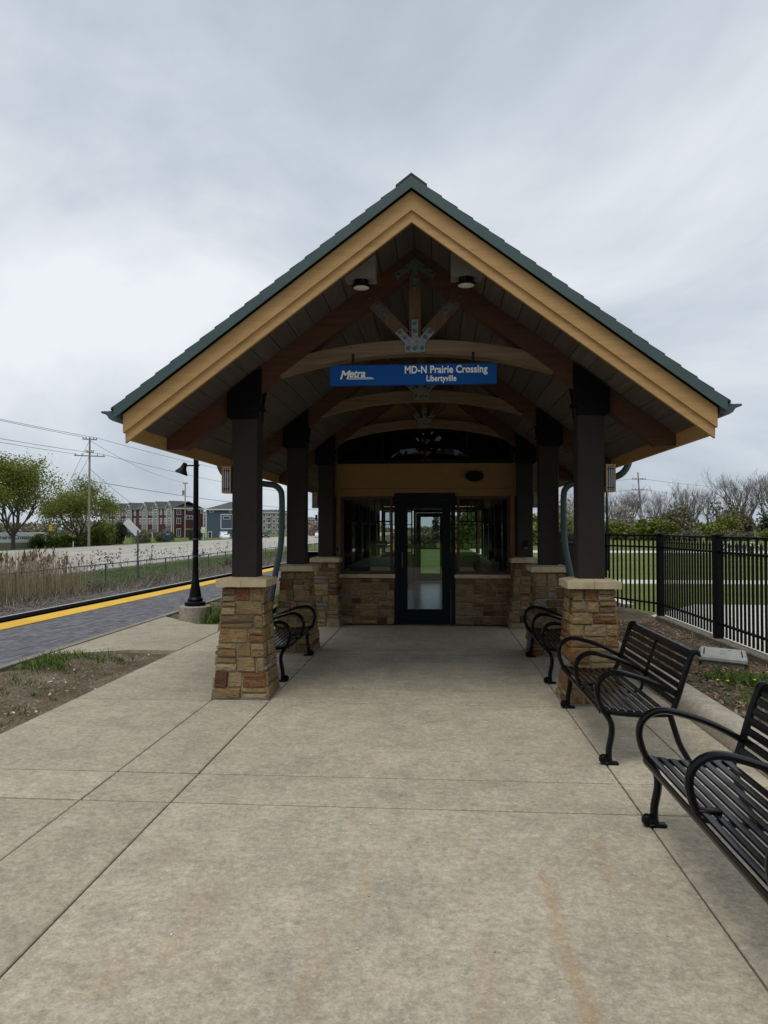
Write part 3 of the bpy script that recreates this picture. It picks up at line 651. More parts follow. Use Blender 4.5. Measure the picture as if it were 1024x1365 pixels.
def pier(sgn, cy, front_part=True):
    cx = CXS + sgn * PCX
    hb, ht = .250, .168                  # half widths of the core, bottom and top
    hw = lambda z: hb + (ht - hb) * (z / PH) ** 0.9
    zz = [0, .25, .5, .75, PH]
    m = MB(); V = []
    for z in zz:
        k = hw(z); V += [(cx - k, cy - k, z), (cx + k, cy - k, z), (cx + k, cy + k, z), (cx - k, cy + k, z)]
    m.add(V, [(q * 4 + i, q * 4 + (i + 1) % 4, q * 4 + 4 + (i + 1) % 4, q * 4 + 4 + i) for q in range(4) for i in range(4)] + [(3, 2, 1, 0), (16, 17, 18, 19)], .5)
    core = part(m, 'stone_pier', MORTAR)
    for side in range(4):
        # 0 front (-y), 1 inner face, 2 back, 3 outer
        ang = {0: 0, 1: (R(90) if sgn < 0 else R(-90)), 2: R(180), 3: (R(-90) if sgn < 0 else R(90))}[side]
        def mp(u, z, d, ang=ang):
            h = hw(z) + .012; uu = (u - .5) * 2 * (h + .002)
            lx, ly = uu, -(h - .012 + d)
            return (cx + lx * math.cos(ang) - ly * math.sin(ang), cy + lx * math.sin(ang) + ly * math.cos(ang), z)
        cells = [(a / .45, b / .45, c_, d_) for a, b, c_, d_ in ashlar(.45, PH - .01)]
        # joints in u are in units of face width
        if side in (0, 1):
            for c in cells:
                s1 = MB(); mpx = lambda x, z, d: mp(x, z, d)
                stone_mesh_u(s1, c, mpx); sub(s1, 'stone', STONE, core)
        else:
            s1 = MB()
            for c in cells: stone_mesh_u(s1, c, mp)
            stuff(sub(s1, 'stone_facing', STONE, core))
    # metal flashing at the foot
    q = hb + .022
    fl = MB()
    for ang in (0, 90, 180, 270):
        M_ = Matrix.Translation((cx, cy, 0)) @ Matrix.Rotation(R(ang), 4, 'Z')
        fl.box(-q, q - .007, -q - .002, -q + .004, .002, .014, M=M_)
    sub(fl, 'base_flashing', GALV, core)
    # cap in two halves, sloping top
    for half in (-1, 1):
        c = MB(); k = .243; t = .165
        xa, xb = (cx - k, cx - .0015) if half < 0 else (cx + .0015, cx + k)
        za, zb_, zt = PH - .004, PH + .062, PH + .082
        ia, ib = (cx - t, cx - .0015) if half < 0 else (cx + .0015, cx + t)
        V = [(xa, cy - k, za), (xb, cy - k, za), (xb, cy + k, za), (xa, cy + k, za), (xa, cy - k, zb_), (xb, cy - k, zb_), (xb, cy + k, zb_), (xa, cy + k, zb_),
             (ia, cy - t, zt), (ib, cy - t, zt), (ib, cy + t, zt), (ia, cy + t, zt)]
        c.add(V, [(3, 2, 1, 0), (0, 1, 5, 4), (1, 2, 6, 5), (2, 3, 7, 6), (3, 0, 4, 7), (4, 5, 9, 8), (5, 6, 10, 9), (6, 7, 11, 10), (7, 4, 8, 11), (8, 9, 10, 11)])
        part(c, 'pier_cap', CAP)
    w = .121
    part(MB().box(cx - w, cx + w, cy - w, cy + w, PH + .06, 2.93, ch=.006), 'post', POST)
    # saddle bracket clasping the rafter
    s = sgn
    poly = [(PCX - .155, zs(PCX - .155) - .255), (PCX - .155, zs(PCX - .155) - .03), (PCX + .175, zs(PCX + .175) - .03), (PCX + .175, zs(PCX + .175) - .25), (PCX + .13, zs(PCX + .175) - .29), (PCX + .125, 2.66), (PCX - .125, 2.66), (PCX - .13, 2.80)]
    for (ya, yb2) in ((cy - .125, cy - .082), (cy + .082, cy + .125)):
        part(MB().prism(poly, lambda a, b, d: (CXS + s * a, d, b), ya, yb2), 'saddle_plate', BLACK)
    part(MB().box(CXS + s * PCX - .15, CXS + s * PCX + .15, cy - .128, cy + .128, 2.755, 2.80, ch=.004), 'saddle_seat', BLACK)
def stone_mesh_u(m, cell, mp):
    """like stone_mesh, with u in 0..1 over a face about .45 wide"""
    u0, u1, z0, z1 = cell
    stone_mesh(m, (u0 * .45, u1 * .45, z0, z1), lambda x, z, d: mp(x / .45, z, d))
for cy in PIER_Y:
    for sgn in (-1, 1): random.seed(int(cy * 10) * 3 + sgn + 11); pier(sgn, cy)

# end wall with door, windows, stone dado
YWF = YW
def wall_stones(x0, x1, zt):
    core = part(MB().box(x0, x1, YWF, YWF + .17, 0, zt), 'stone_wall', MORTAR)
    for c in ashlar(x1 - x0, zt - .005):
        s1 = MB(); stone_mesh(s1, c, lambda x, z, d: (x0 + x, YWF - d, z)); sub(s1, 'stone', STONE, core)
    part(MB().box(x0 - .02, x1 + .02, YWF - .06, YWF + .18, zt, zt + .065, ch=.006), 'window_sill', CAP)
DL, DR = CXS - .51, CXS + .51
WL, WR = CXS - 1.42, CXS + 1.42
wall_stones(WL - .06, DL - .005, .775); wall_stones(DR + .005, WR + .06, .775)
def window(x0, x1, z0, z1, y, nb=8, parent_wall=True, detail=True):
    f = MB(); t = .045
    f.box(x0, x0 + t, y, y + .07, z0, z1); f.box(x1 - t, x1, y, y + .07, z0, z1); f.box(x0 + t, x1 - t, y + .001, y + .069, z0, z0 + t); f.box(x0 + t, x1 - t, y + .001, y + .069, z1 - t, z1)
    w = part(f, 'window', FRAMER if detail else FRAMED)
    sub(MB().box(x0 + t, x1 - t, y + .03, y + .038, z0 + t, z1 - t), 'pane', GLASS, w)
    zm = z1 - .42
    sub(MB().box(x0 + t, x1 - t, y + .018, y + .05, zm - .012, zm + .012), 'muntin', FRAMED, w)
    for k in range(1, nb):
        xx = x0 + t + (x1 - x0 - 2 * t) * k / nb
        sub(MB().box(xx - .008, xx + .008, y + .02, y + .048, zm + .012, z1 - t), 'muntin', FRAMED, w)
    return w
for yy, dt in ((YWF + .03, True), (YB, False)):
    window(WL, DL - .03, .845, 2.145, yy, 6, detail=dt); window(DR + .03, WR, .845, 2.145, yy, 6, detail=dt)
    # door
    fr = MB(); fr.box(DL, DL + .07, yy - .03, yy + .10, 0, 2.20); fr.box(DR - .07, DR, yy - .03, yy + .10, 0, 2.20); fr.box(DL + .07, DR - .07, yy - .029, yy + .099, 2.09, 2.20)
    part(fr, 'door_frame', FRAMED)
    a0, a1 = DL + .075, DR - .075; g0, g1 = CXS - .29, CXS + .29
    df = MB(); df.box(a0, g0, yy, yy + .05, .012, 2.085); df.box(g1, a1, yy, yy + .05, .012, 2.085); df.box(g0, g1, yy + .001, yy + .049, .012, .25); df.box(g0, g1, yy + .001, yy + .049, 1.96, 2.085)
    dr = part(df, 'door', DOORM)
    sub(MB().box(g0, g1, yy + .02, yy + .028, .25, 1.96), 'pane', GLASS, dr)
    sub(MB().tube([(a0 + .06, yy - .0, .95), (a0 + .06, yy - .05, .95), (a0 + .06, yy - .05, 1.2), (a0 + .06, yy, 1.2)], .011, 8), 'handle', GALVD, dr)
    if not dt: sub(MB().tube([(g0 - .02, yy - .03, 1.0), (g1 + .02, yy - .03, 1.0)], .02, 8), 'push_bar', BLACK, dr)
    # trims and panels over the openings
    yp = yy - .02 if dt else yy + .03
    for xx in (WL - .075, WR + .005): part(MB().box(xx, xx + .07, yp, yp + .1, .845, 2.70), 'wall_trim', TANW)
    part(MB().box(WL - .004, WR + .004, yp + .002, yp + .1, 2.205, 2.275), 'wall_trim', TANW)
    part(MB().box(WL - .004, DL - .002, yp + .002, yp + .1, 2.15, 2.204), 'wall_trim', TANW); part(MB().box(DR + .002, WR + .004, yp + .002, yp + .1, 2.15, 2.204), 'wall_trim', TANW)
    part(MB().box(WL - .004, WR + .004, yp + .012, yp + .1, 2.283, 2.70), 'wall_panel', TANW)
    # gable: dark glazing under the tie, tan panel above
    gf = MB(); gf.box(WL - .05, WR + .05, yp + .02, yp + .08, 2.705, 2.76); gf.box(WL - .06, WL - .0, yp + .02, yp + .08, 2.76, 3.14); gf.box(WR, WR + .06, yp + .02, yp + .08, 2.76, 3.14)
    gw = part(gf, 'gable_window', FRAMED)
    sub(MB().prism([(-1.42, 2.76), (1.42, 2.76), (1.42, 3.12), (0.9, 3.34), (0, 3.45), (-.9, 3.34), (-1.42, 3.12)], lambda a, b, d: (CXS + a, d, b), yp + .045, yp + .052), 'pane', GLASSD, gw)
    for xx in (-.72, 0, .72): sub(MB().box(CXS + xx - .02, CXS + xx + .02, yp + .03, yp + .07, 2.76, 3.4), 'muntin', FRAMED, gw)
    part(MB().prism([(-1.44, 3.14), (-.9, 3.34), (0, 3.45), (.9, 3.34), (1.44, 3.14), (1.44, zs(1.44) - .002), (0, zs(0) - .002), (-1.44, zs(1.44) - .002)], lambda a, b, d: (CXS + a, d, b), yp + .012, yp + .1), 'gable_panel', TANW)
# side walls of the waiting room: dado, posts, glazing
for sgn in (-1, 1):
    xw = CXS + sgn * 1.56
    cr_ = part(MB().box(xw - .08, xw + .08, YW + .18, YB - .001, 0, .775), 'stone_wall', STONE)
    part(MB().box(xw - .11, xw + .11, YW + .19, YB, .776, .84, ch=.005), 'window_sill', CAP)
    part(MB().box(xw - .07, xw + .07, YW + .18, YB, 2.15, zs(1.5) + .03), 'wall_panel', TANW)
    n_w = 5; seg = (YB - YW - .3) / n_w
    for k in range(n_w):
        ya = YW + .25 + k * seg
        part(MB().box(xw - .075, xw + .075, ya - .10, ya + .10, .842, 2.149), 'wall_post', POST)
        f = MB(); y_a, y_b = ya + .105, ya + seg - .105; t = .045
        f.box(xw - .035, xw + .035, y_a, y_a + t, .845, 2.145); f.box(xw - .035, xw + .035, y_b - t, y_b, .845, 2.145); f.box(xw - .034, xw + .034, y_a + t, y_b - t, .845, .89); f.box(xw - .034, xw + .034, y_a + t, y_b - t, 2.10, 2.145)
        w_ = part(f, 'window', FRAMED); sub(MB().box(xw - .004, xw + .004, y_a + t, y_b - t, .89, 2.10), 'pane', GLASS, w_)
        sub(MB().box(xw - .016, xw + .016, y_a + t, y_b - t, 1.71, 1.735), 'muntin', FRAMED, w_)
        for q in range(1, 9):
            yq = y_a + t + (y_b - y_a - 2 * t) * q / 9; sub(MB().box(xw - .014, xw + .014, yq - .009, yq + .009, 1.735, 2.10), 'muntin', FRAMED, w_)
part(MB().box(CXS - 1.5, CXS + 1.5, YW + .17, YB + .1, -.10, .008), 'interior_floor', INFLOOR)
for sgn in (-1, 1): part(MB().box(CXS + sgn * 1.0 - .5, CXS + sgn * 1.0 + .49, YB - .1, YB - .001, .009, .84), 'back_dado', INWALL)
# downspouts hugging the second piers
for sgn in (-1, 1):
    cy = PIER_Y[1] - .20; px = lambda d: CXS + sgn * d
    pts = bezier([(px(2.53), cy - .35, 2.53), (px(2.53), cy - .35, 2.40), (px(2.45), cy - .33, 2.27), (px(2.30), cy - .22, 2.215), (px(2.0), cy - .06, 2.18), (px(1.90), cy - .02, 2.165), (px(1.835), cy, 2.11), (px(1.81), cy, 2.02), (px(1.808), cy, 1.75), (px(1.82), cy, 1.40), (px(1.875), cy - .05, 1.05), (px(1.94), cy - .08, .60), (px(2.0), cy - .10, .0)], 5)
    o = part(MB().tube(pts, .040, 12), 'downspout', TEAL, True)
    for z_, x_, yq in ((1.62, 1.806, cy),):
        sub(MB().lathe([(.0, -.02), (.046, -.02), (.046, .02), (0, .02)], (px(x_), yq, z_), 12), 'pipe_strap', TEAL, o)

# ------------------------------------------------------------------ things on the shelter
SY = 6.985
sg = empty('station_sign', (-.23, SY, 2.965), 'blue hanging station sign with white lettering under the front arch', 'sign')
def PS(o, root): o.parent = root; o.matrix_parent_inverse = Matrix.Translation(-root.location); return o
SX0, SX1 = -1.018, .560
PS(MB().box(SX0, SX1, SY - .02, SY + .02, 2.965, 3.158, ch=.003).build('sign_panel', SIGNB), sg)
for xx in (-.80, .34):
    PS(MB().box(xx - .012, xx + .012, SY - .004, SY + .004, 3.157, 3.27).build('hanger', BLACK), sg)
def st(body, x, z, size, **k):
    o = text('lettering', body, size, LETTER, None, Matrix.Translation((x, SY - .0215, z)) @ UPY, **k); return PS(o, sg)
st('MD-N Prairie Crossing', .472, 3.073, .098, offset=.0026, sx=.82, align='RIGHT', space=1.03)
st('Libertyville', .04, 2.995, .078, offset=.002, sx=.79, align='CENTER', space=1.03)
st('M', -.925, 3.028, .112, offset=.0034, shear=.28, sx=1.0)
st('etra', -.842, 3.046, .098, offset=.0026, shear=.28, sx=.98)
for (xa, xb, za, zb_) in ((-.835, -.60, 3.0345, 3.0405), (-.845, -.585, 3.022, 3.029)):
    PS(MB().prism([(xa, za), (xb, za), (xb - .03, zb_), (xa + .004, zb_)], lambda a, b, d: (a, d, b), SY - .0232, SY - .0212).build('logo_stripe', LETTER), sg)

for sgn, w in ((-1, 'left'), (1, 'right')):
    X = CXS + sgn * .47
    dl = empty('soffit_downlight', (X, 6.58, 3.77), 'dark round downlight on wedge box under the %s roof slope' % w, 'downlight', 'downlights under the gable')
    F = lambda a, b, d, s=sgn: (CXS + s * a, d, b)
    PS(MB().prism([(.335, 3.835), (.61, 3.835), (.61, zs(.61) - .002), (.335, zs(.335) - .002)], F, 6.50, 6.68).build('mounting_box', BOXW), dl)
    PS(smooth_angle(MB().lathe([(0, 3.79), (.062, 3.79), (.066, 3.835), (0, 3.835)], (X, 6.58, 0), 24).build('housing', BLACK)), dl)
    PS(smooth_angle(MB().lathe([(0, 3.772), (.078, 3.770), (.088, 3.778), (.086, 3.789), (.06, 3.795), (0, 3.795)], (X, 6.58, 0), 28).build('trim_ring', BLACK)), dl)
    PS(smooth_angle(MB().lathe([(0, 3.758), (.045, 3.761), (.072, 3.7695), (.0, 3.7697)], (X, 6.58, 0), 24).build('lens', LENS)), dl)

def lantern(sgn, cy, label):
    X = CXS + sgn * (PCX + .121)
    r = empty('wall_lantern', (X, cy, 1.95), label, 'lantern', 'mission lanterns on the posts')
    xa, xb = (X - .105, X - .015) if sgn < 0 else (X + .015, X + .105)
    ya, yb_ = cy - .115, cy + .02
    PS(MB().box(min(X, X + sgn * .016), max(X, X + sgn * .016), cy - .05, cy + .05, 2.0, 2.15).build('back_plate', BLACK), r)
    m = MB()
    for x_ in (xa, xb - .012):
        for y_ in (ya, yb_ - .012): m.box(x_, x_ + .012, y_, y_ + .012, 1.96, 2.185)
    m.box(xa, xb, ya, yb_, 2.185, 2.202); m.box(xa, xb, ya, yb_, 1.945, 1.96)
    PS(m.build('frame', BRASS), r)
    PS(MB().box(xa + .008, xb - .008, ya + .008, yb_ - .008, 1.962, 2.183).build('glass', FROST), r)
    m = MB(); wx = xb - xa
    for q in (.28, .5, .72): m.box(xa + wx * q - .003, xa + wx * q + .003, ya + .002, ya + .0075, 1.96, 2.185)
    for z_ in (1.985, 2.16): m.box(xa + .012, xb - .012, ya + .0015, ya + .008, z_ - .003, z_ + .003)
    xo = xa + .002 if sgn < 0 else xb - .0075
    for q in (.28, .5, .72): m.box(xo, xo + .0055, ya + (yb_ - ya) * q - .003, ya + (yb_ - ya) * q + .003, 1.96, 2.185)
    PS(m.build('lattice_bar', BLACK), r)
    return r
for (sgn, cy, lb) in ((-1, PIER_Y[0], 'brass framed mission lantern on the front post beside the platform'), (1, PIER_Y[0], 'brass framed mission lantern on the front post beside the fence'),
                      (-1, PIER_Y[2], 'mission lantern on the rear left post by the end wall'), (1, PIER_Y[2], 'mission lantern on the rear right post by the end wall')):
    lantern(sgn, cy, lb)
# end wall fittings
spk = empty('wall_speaker', (.62, YWF, 2.48), 'dark oval loudspeaker on the tan wall above the right window', 'speaker')
m = MB(); prof_ = [(math.cos(w) * .155, 2.478 + math.sin(w) * .088) for w in [2 * math.pi * i / 20 for i in range(20)]]
m.prism([(a * .97 + .62, b) for a, b in prof_], lambda a, b, d: (a, d, b), YWF - .075, YWF + .02); PS(m.build('housing', BLACK), spk)
m = MB().prism([(a * .8 + .62, 2.478 + (b - 2.478) * .8) for a, b in prof_], lambda a, b, d: (a, d, b), YWF - .083, YWF - .074); PS(m.build('grille', FRAMED), spk)
ic = empty('intercom_box', (-1.675, YWF, 1.25), 'small grey intercom box on the tan trim left of the window', 'intercom')
PS(MB().box(-1.705, -1.64, YWF - .075, YWF - .005, 1.18, 1.32, ch=.005).build('case', GALV), ic); PS(MB().box(-1.69, -1.655, YWF - .079, YWF - .074, 1.22, 1.29).build('button_panel', FRAMED), ic)
cdr = empty('card_reader', (1.43, PIER_Y[2] - .122, 1.3), 'tiny black reader with pale lip on rear right post', 'reader')
PS(MB().box(1.40, 1.47, PIER_Y[2] - .16, PIER_Y[2] - .122, 1.30, 1.40, ch=.006).build('case', BLACK), cdr); PS(MB().box(1.41, 1.46, PIER_Y[2] - .172, PIER_Y[2] - .158, 1.285, 1.30).build('lip', GALV), cdr)
nb = empty('window_notice', (-.93, YWF, 1.33), 'small blue notice stuck inside the left window', 'notice')
PS(MB().box(-1.045, -.845, YWF + .071, YWF + .075, 1.28, 1.40).build('sheet', SIGNBL), nb); PS(MB().box(-1.03, -.86, YWF + .067, YWF + .071, 1.335, 1.345).build('print', WHITE), nb)
# waiting room contents
ctr = empty('ticket_counter', (-1.3, 15, 0), 'green fronted counter inside behind the left window', 'counter')
PS(MB().box(-1.68, -.95, 14.0, 18.2, .009, .86).build('counter_body', GREENP), ctr); PS(MB().box(-1.69, -.90, 13.95, 18.25, .861, .90).build('counter_top', GALV), ctr)
wf = empty('floor_sign', (-.72, 17.0, 0), 'yellow caution board beside the counter seen through the door', 'sign')
PS(MB().box(-.89, -.60, 16.98, 17.0, .70, 1.00).build('board', SIGNY), wf); PS(MB().box(-.76, -.74, 17.0, 17.02, .01, .9).build('stand', BLACK), wf)
ib = empty('waiting_seat', (.95, 16, 0), 'dark waiting seat inside behind the right window', 'seat')
PS(MB().box(.65, 1.15, 13.6, 15.4, .40, .45, ch=.01).build('seat', BLACK), ib); PS(MB().box(1.12, 1.19, 13.6, 15.4, .45, .95, ch=.01).build('backrest', BLACK), ib)
for y_ in (13.7, 15.3): PS(MB().box(.7, 1.1, y_ - .03, y_ + .03, .009, .399).build('leg', BLACK), ib)
pn = empty('pendant_lamp', (CXS, 13.6, 2.9), 'amber glass pendant lamp behind the gable window', 'lamp')
for z_, w in ((3.02, .10), (3.24, .085)):
    m = MB(); m.add([(CXS - w, 13.6 - w, z_), (CXS + w, 13.6 - w, z_), (CXS + w, 13.6 + w, z_), (CXS - w, 13.6 + w, z_), (CXS, 13.6, z_ - .11)], [(0, 1, 2, 3), (1, 0, 4), (2, 1, 4), (3, 2, 4), (0, 3, 4)], .5)
    PS(m.build('shade', AMBER), pn)
PS(MB().tube([(CXS, 13.6, 3.02), (CXS, 13.6, 4.28)], .008, 6).build('stem', BLACK), pn)
lb_ = empty('litter_bin', (-2.45, 14.6, 0), 'black domed litter bin behind the third left pier', 'bin')
PS(MB().box(-2.75, -2.25, 14.35, 14.85, 0, .92, ch=.02).build('body', BLACK), lb_); PS(MB().box(-2.70, -2.30, 14.40, 14.80, .921, 1.12, ch=.05).build('hood', BLACK), lb_); PS(MB().box(-2.72, -2.28, 14.38, 14.82, 1.121, 1.15, ch=.008).build('lid', BENCHM), lb_)

# ------------------------------------------------------------------ benches
def make_bench(label):
    b = empty('park_bench', (0, 0, 0), label, 'bench', 'black slatted benches')
    L = .79; armp = [(.005, .365), (-.022, .43), (-.034, .50), (-.016, .565), (.035, .609), (.105, .622), (.22, .597), (.34, .556), (.44, .508), (.505, .47)]
    for yy in (-L, L):
        m = MB(); fl = (0, 1, 0)
        m.tube([(x, yy, z) for x, z in [(q.x, q.z) for q in bezier([(.045, 0, .015), (.042, 0, .10), (.062, 0, .21), (.055, 0, .29), (.005, 0, .365)], 5)]], [(.026, .021)] * 21, 8, flat=fl)
        m.lathe([(0, -.021), (.024, -.021), (.033, -.010), (.033, .010), (.024, .021), (0, .021)], n=14, M=Matrix.Translation((.008, yy, .036)) @ Matrix.Rotation(R(90), 4, 'X'))
        m.box(.01, .105, yy - .024, yy + .024, .001, .020, ch=.005)
        smooth_angle(m.build('front_leg', BENCHM, b), 50)
        m = MB(); m.tube([(q.x, yy, q.z) for q in bezier([(.45, 0, .345), (.475, 0, .26), (.515, 0, .14), (.585, 0, .016)], 5)], [(.025, .020)] * 16, 8, flat=fl)
        m.box(.555, .635, yy - .024, yy + .024, .001, .018, ch=.005)
        smooth_angle(m.build('rear_leg', BENCHM, b), 50)
        m = MB(); m.tube([(q.x, yy, q.z) for q in bezier([(.0, 0, .365), (.12, 0, .345), (.28, 0, .338), (.45, 0, .345)], 4)], [(.024, .018)] * 13, 8, flat=fl)
        smooth_angle(m.build('seat_rail', BENCHM, b), 50)
        m = MB(); m.tube([(q.x, yy, q.z) for q in bezier([(.45, 0, .345), (.49, 0, .42), (.545, 0, .60), (.595, 0, .745), (.62, 0, .768), (.642, 0, .758)], 5)], [(.024, .019)] * 26, 8, flat=fl)
        smooth_angle(m.build('back_stile', BENCHM, b), 50)
    for yy in (-L, 0, L):
        m = MB(); pts = bezier([(x, 0, z) for x, z in armp], 5)
        wid = [.020 + .009 * math.sin(math.pi * min(1, max(0, (i / len(pts) - .25) / .65))) for i in range(len(pts))]
        m.tube([(q.x, yy, q.z) for q in pts], [(w * 1.2, .0185) for w in wid], 8, flat=(0, 1, 0))
        if yy == 0: m.box(-.01, .10, -.022, .022, .372, .392, ch=.004)
        smooth_angle(m.build('armrest', BENCHM, b), 50)
    m = MB(); m.tube([(q.x, 0, q.z) for q in bezier([(.0, 0, .35), (.12, 0, .330), (.28, 0, .322), (.45, 0, .332), (.49, 0, .42), (.545, 0, .60), (.59, 0, .735)], 4)], [(.015, .008)] * 25, 4, flat=(0, 1, 0))
    m.build('centre_support', BENCHM, b)
    # slats: bent strips, laid along the length
    line = bezier([(-.012, 0, .338), (-.014, 0, .366), (.012, 0, .382), (.12, 0, .366), (.28, 0, .357), (.43, 0, .368)], 12)
    def along(line, s):
        acc = 0
        for a, c in zip(line, line[1:]):
            d = (c - a).length
            if acc + d >= s: return a + (c - a) * ((s - acc) / d), (c - a).normalized()
            acc += d
        return line[-1], (line[-1] - line[-2]).normalized()
    def slats(line, n, w, gap, s0):
        s = s0
        for k in range(n):
            m = MB()
            pr_ = []
            for q in (0, .12, .5, .88, 1):
                p, t = along(line, s + w * q); nrm = Vector((-t.z, 0, t.x)); pr_.append((p, nrm))
            th = .0045; edge = (.25, .9, 1, .9, .25)
            poly = [(p + nrm * th * e_) for (p, nrm), e_ in zip(pr_, edge)] + [(p - nrm * th) for p, nrm in reversed(pr_)]
            m.prism([(p.x, p.z) for p in poly], lambda a, c, d: (a, d, c), L - .012, -L + .012)
            m.build('slat', BENCHM, b); s += w + gap
    slats(line, 9, .041, .0145, 0.0)
    line2 = bezier([(.478, 0, .405), (.505, 0, .47), (.545, 0, .605), (.585, 0, .715)], 10)
    slats(line2, 6, .041, .0145, 0.0)
    m = MB(); m.tube([(q.x, 0, q.z) for q in [Vector((.0, 0, 0))]] or [], .01) if False else None
    pr_ = bezier([(.588, 0, .722), (.602, 0, .752), (.624, 0, .768), (.645, 0, .762), (.652, 0, .745)], 4)
    poly = [(q.x, q.z) for q in pr_]; inner = [(q.x + .004 - .004 * i / len(pr_), q.z - .009) for i, q in enumerate(pr_)][::-1]
    m = MB().prism(poly + inner, lambda a, c, d: (a, d, c), L + .02, -L - .02); m.build('top_rail', BENCHM, b)
    return b
bench = make_bench('nearest black slatted bench, cut off by the right edge of the picture')
bench.location = (1.118, 3.31, 0)
for (x, y, rz, lb) in ((1.118, 5.945, 0, 'whole black slatted bench in front of the right front pier'), (1.118, 8.57, 0, 'black slatted bench between the right piers, half hidden by the front one'), (-1.575, 8.47, math.pi, 'black slatted bench between the two left stone piers')):
    o = copy_tree(bench); o.location = (x, y, 0); o.rotation_euler = (0, 0, rz); o['label'] = lb

# ------------------------------------------------------------------ ornamental fence on the right
fen = empty('picket_fence', (3.86, 13.16, 0), 'black metal picket fence with spear points along the planting bed', 'fence')
fposts = [(3.86, 2.6), (3.86, 5.24), (3.86, 7.88), (3.86, 10.52), (3.86, 13.16), (3.22, 14.63), (3.22, 17.2), (3.22, 19.8)]
pk_full = MB().box(-.0125, .0125, -.0125, .0125, .14, 1.475).mesh('picket', FENCEM)
m = MB(); m.box(-.0125, .0125, -.0125, .0125, .14, 1.36); m.add([(-.018, -.018, 1.36), (.018, -.018, 1.36), (.018, .018, 1.36), (-.018, .018, 1.36), (0, 0, 1.445)], [(3, 2, 1, 0), (0, 1, 4), (1, 2, 4), (2, 3, 4), (3, 0, 4)], .5)
pk_spear = m.mesh('picket', FENCEM)
def PF(o): return PS(o, fen)
for (x, y) in fposts:
    m = MB().box(x - .054, x + .054, y - .054, y + .054, -.1, 1.50, ch=.004); PF(m.build('post', FENCEM))
    m = MB(); c = .066; m.box(x - c, x + c, y - c, y + c, 1.50, 1.525, ch=.004); m.add([(x - .05, y - .05, 1.525), (x + .05, y - .05, 1.525), (x + .05, y + .05, 1.525), (x - .05, y + .05, 1.525), (x, y, 1.548)], [(0, 1, 4), (1, 2, 4), (2, 3, 4), (3, 0, 4)], .5)
    PF(m.build('post_cap', FENCEM))
for (p, q) in zip(fposts, fposts[1:]):
    p, q = Vector(p), Vector(q); t = (q - p).normalized(); n_ = Vector((-t.y, t.x)); Lq = (q - p).length
    rz = math.atan2(t.y, t.x)
    for z_ in (1.485, 1.28, .30):
        M_ = Matrix.Translation((p.x, p.y, z_)) @ Matrix.Rotation(rz, 4, 'Z')
        PF(MB().box(.049, Lq - .049, -.017, .017, -.016, .016, ch=.003, M=M_).build('rail', FENCEM))
    np_ = int(round((Lq - .1) / .122))
    for k in range(1, np_):
        pos = p + t * (.05 + (Lq - .1) * k / np_)
        o = mesh_obj('picket', pk_full if k % 2 else pk_spear, FENCEM); PF(o)
        o.matrix_parent_inverse = Matrix.Translation(-fen.location); o.location = (pos.x, pos.y, 0); o.rotation_euler = (0, 0, rz + random.uniform(-.01, .01))
fc = empty('fence_kerb', (3.86, 8, 0), 'low concrete kerb with shade painted into its colour below the black picket fence', 'kerb')
for (a, b) in ((-1, 2.9), (2.9, 6.5), (6.5, 9.8), (9.8, 13.2)):
    PS(MB().box(3.78, 3.95, a + .004, b - .004, -.15, .095, ch=.012).build('kerb_stone', KERBD), fc)

# utility lid and plants on the mulch
ul = empty('utility_box', (3.34, 9.0, 0), 'pale grey utility box lid lying on the mulch by the fence', 'utility box')
Mz = Matrix.Translation((3.345, 9.0, 0.02)) @ Matrix.Rotation(R(-20), 4, 'Z') @ Matrix.Rotation(R(2.5), 4, 'Y')
def PU(o): return PS(o, ul)
PU(MB().box(-.225, .225, -.33, .33, -.06, .06, ch=.01, M=Mz).build('box', CONCD)); PU(MB().box(-.255, .255, -.36, .36, .06, .125, ch=.018, M=Mz).build('lid', LIDM))
m = MB()
for (x0, x1, y0, y1) in ((-.21, -.195, -.25, .25), (.195, .21, -.25, .25), (-.03, .03, -.12, -.09), (-.03, .03, .09, .11), (.05, .10, .18, .20)): m.box(x0, x1, y0, y1, .1235, .1262, M=Mz)
PU(m.build('lid_slot', FRAMED))

def grass_clump(m, c, n, rad, h, wid=.006, lean=.4):
    c = Vector(c)
    for _ in range(n):
        w = random.uniform(0, 6.283); d = rad * math.sqrt(random.random()); p = c + Vector((d * math.cos(w), d * math.sin(w), 0))
        hh = h * random.uniform(.5, 1.1); l = Vector((random.gauss(0, lean), random.gauss(0, lean), 1)).normalized() * hh
        s_ = Vector((math.cos(w + 1.3), math.sin(w + 1.3), 0)) * wid
        mid = p + l * .55; tip = p + l + Vector((l.x, l.y, 0)) * .4; r_ = random.random()
        m.add([tuple(p - s_), tuple(p + s_), tuple(mid + s_ * .8), tuple(mid - s_ * .8), tuple(tip)], [(0, 1, 2, 3), (3, 2, 4)], r_)
gl = MB()
for k in range(230):   # sparse tufts on the bare soil by the platform kerb
    y_ = random.uniform(2.5, 9.3); t = random.random() ** 2.2
    grass_clump(gl, (-4.92 + 1.35 * t, y_, -.04), random.randint(5, 18), random.uniform(.04, .14), random.uniform(.03, .08))
for k in range(16): grass_clump(gl, (random.uniform(-4.9, -4.0), random.uniform(8.2, 9.2), -.03), 30, .12, .13)
for k in range(60): grass_clump(gl, (random.uniform(-4.9, -3.5), random.uniform(13.3, 18), -.03), 26, .16, .15)
for k in range(22): grass_clump(gl, (random.uniform(-4.0, -3.55), random.uniform(12.5, 13.3), -.03), 40, .12, .24, .006, .3)
stuff(gl.build('soil_grass', GRASSB), 'sparse green grass on the bare soil by the platform', 'grass')
gm = MB()
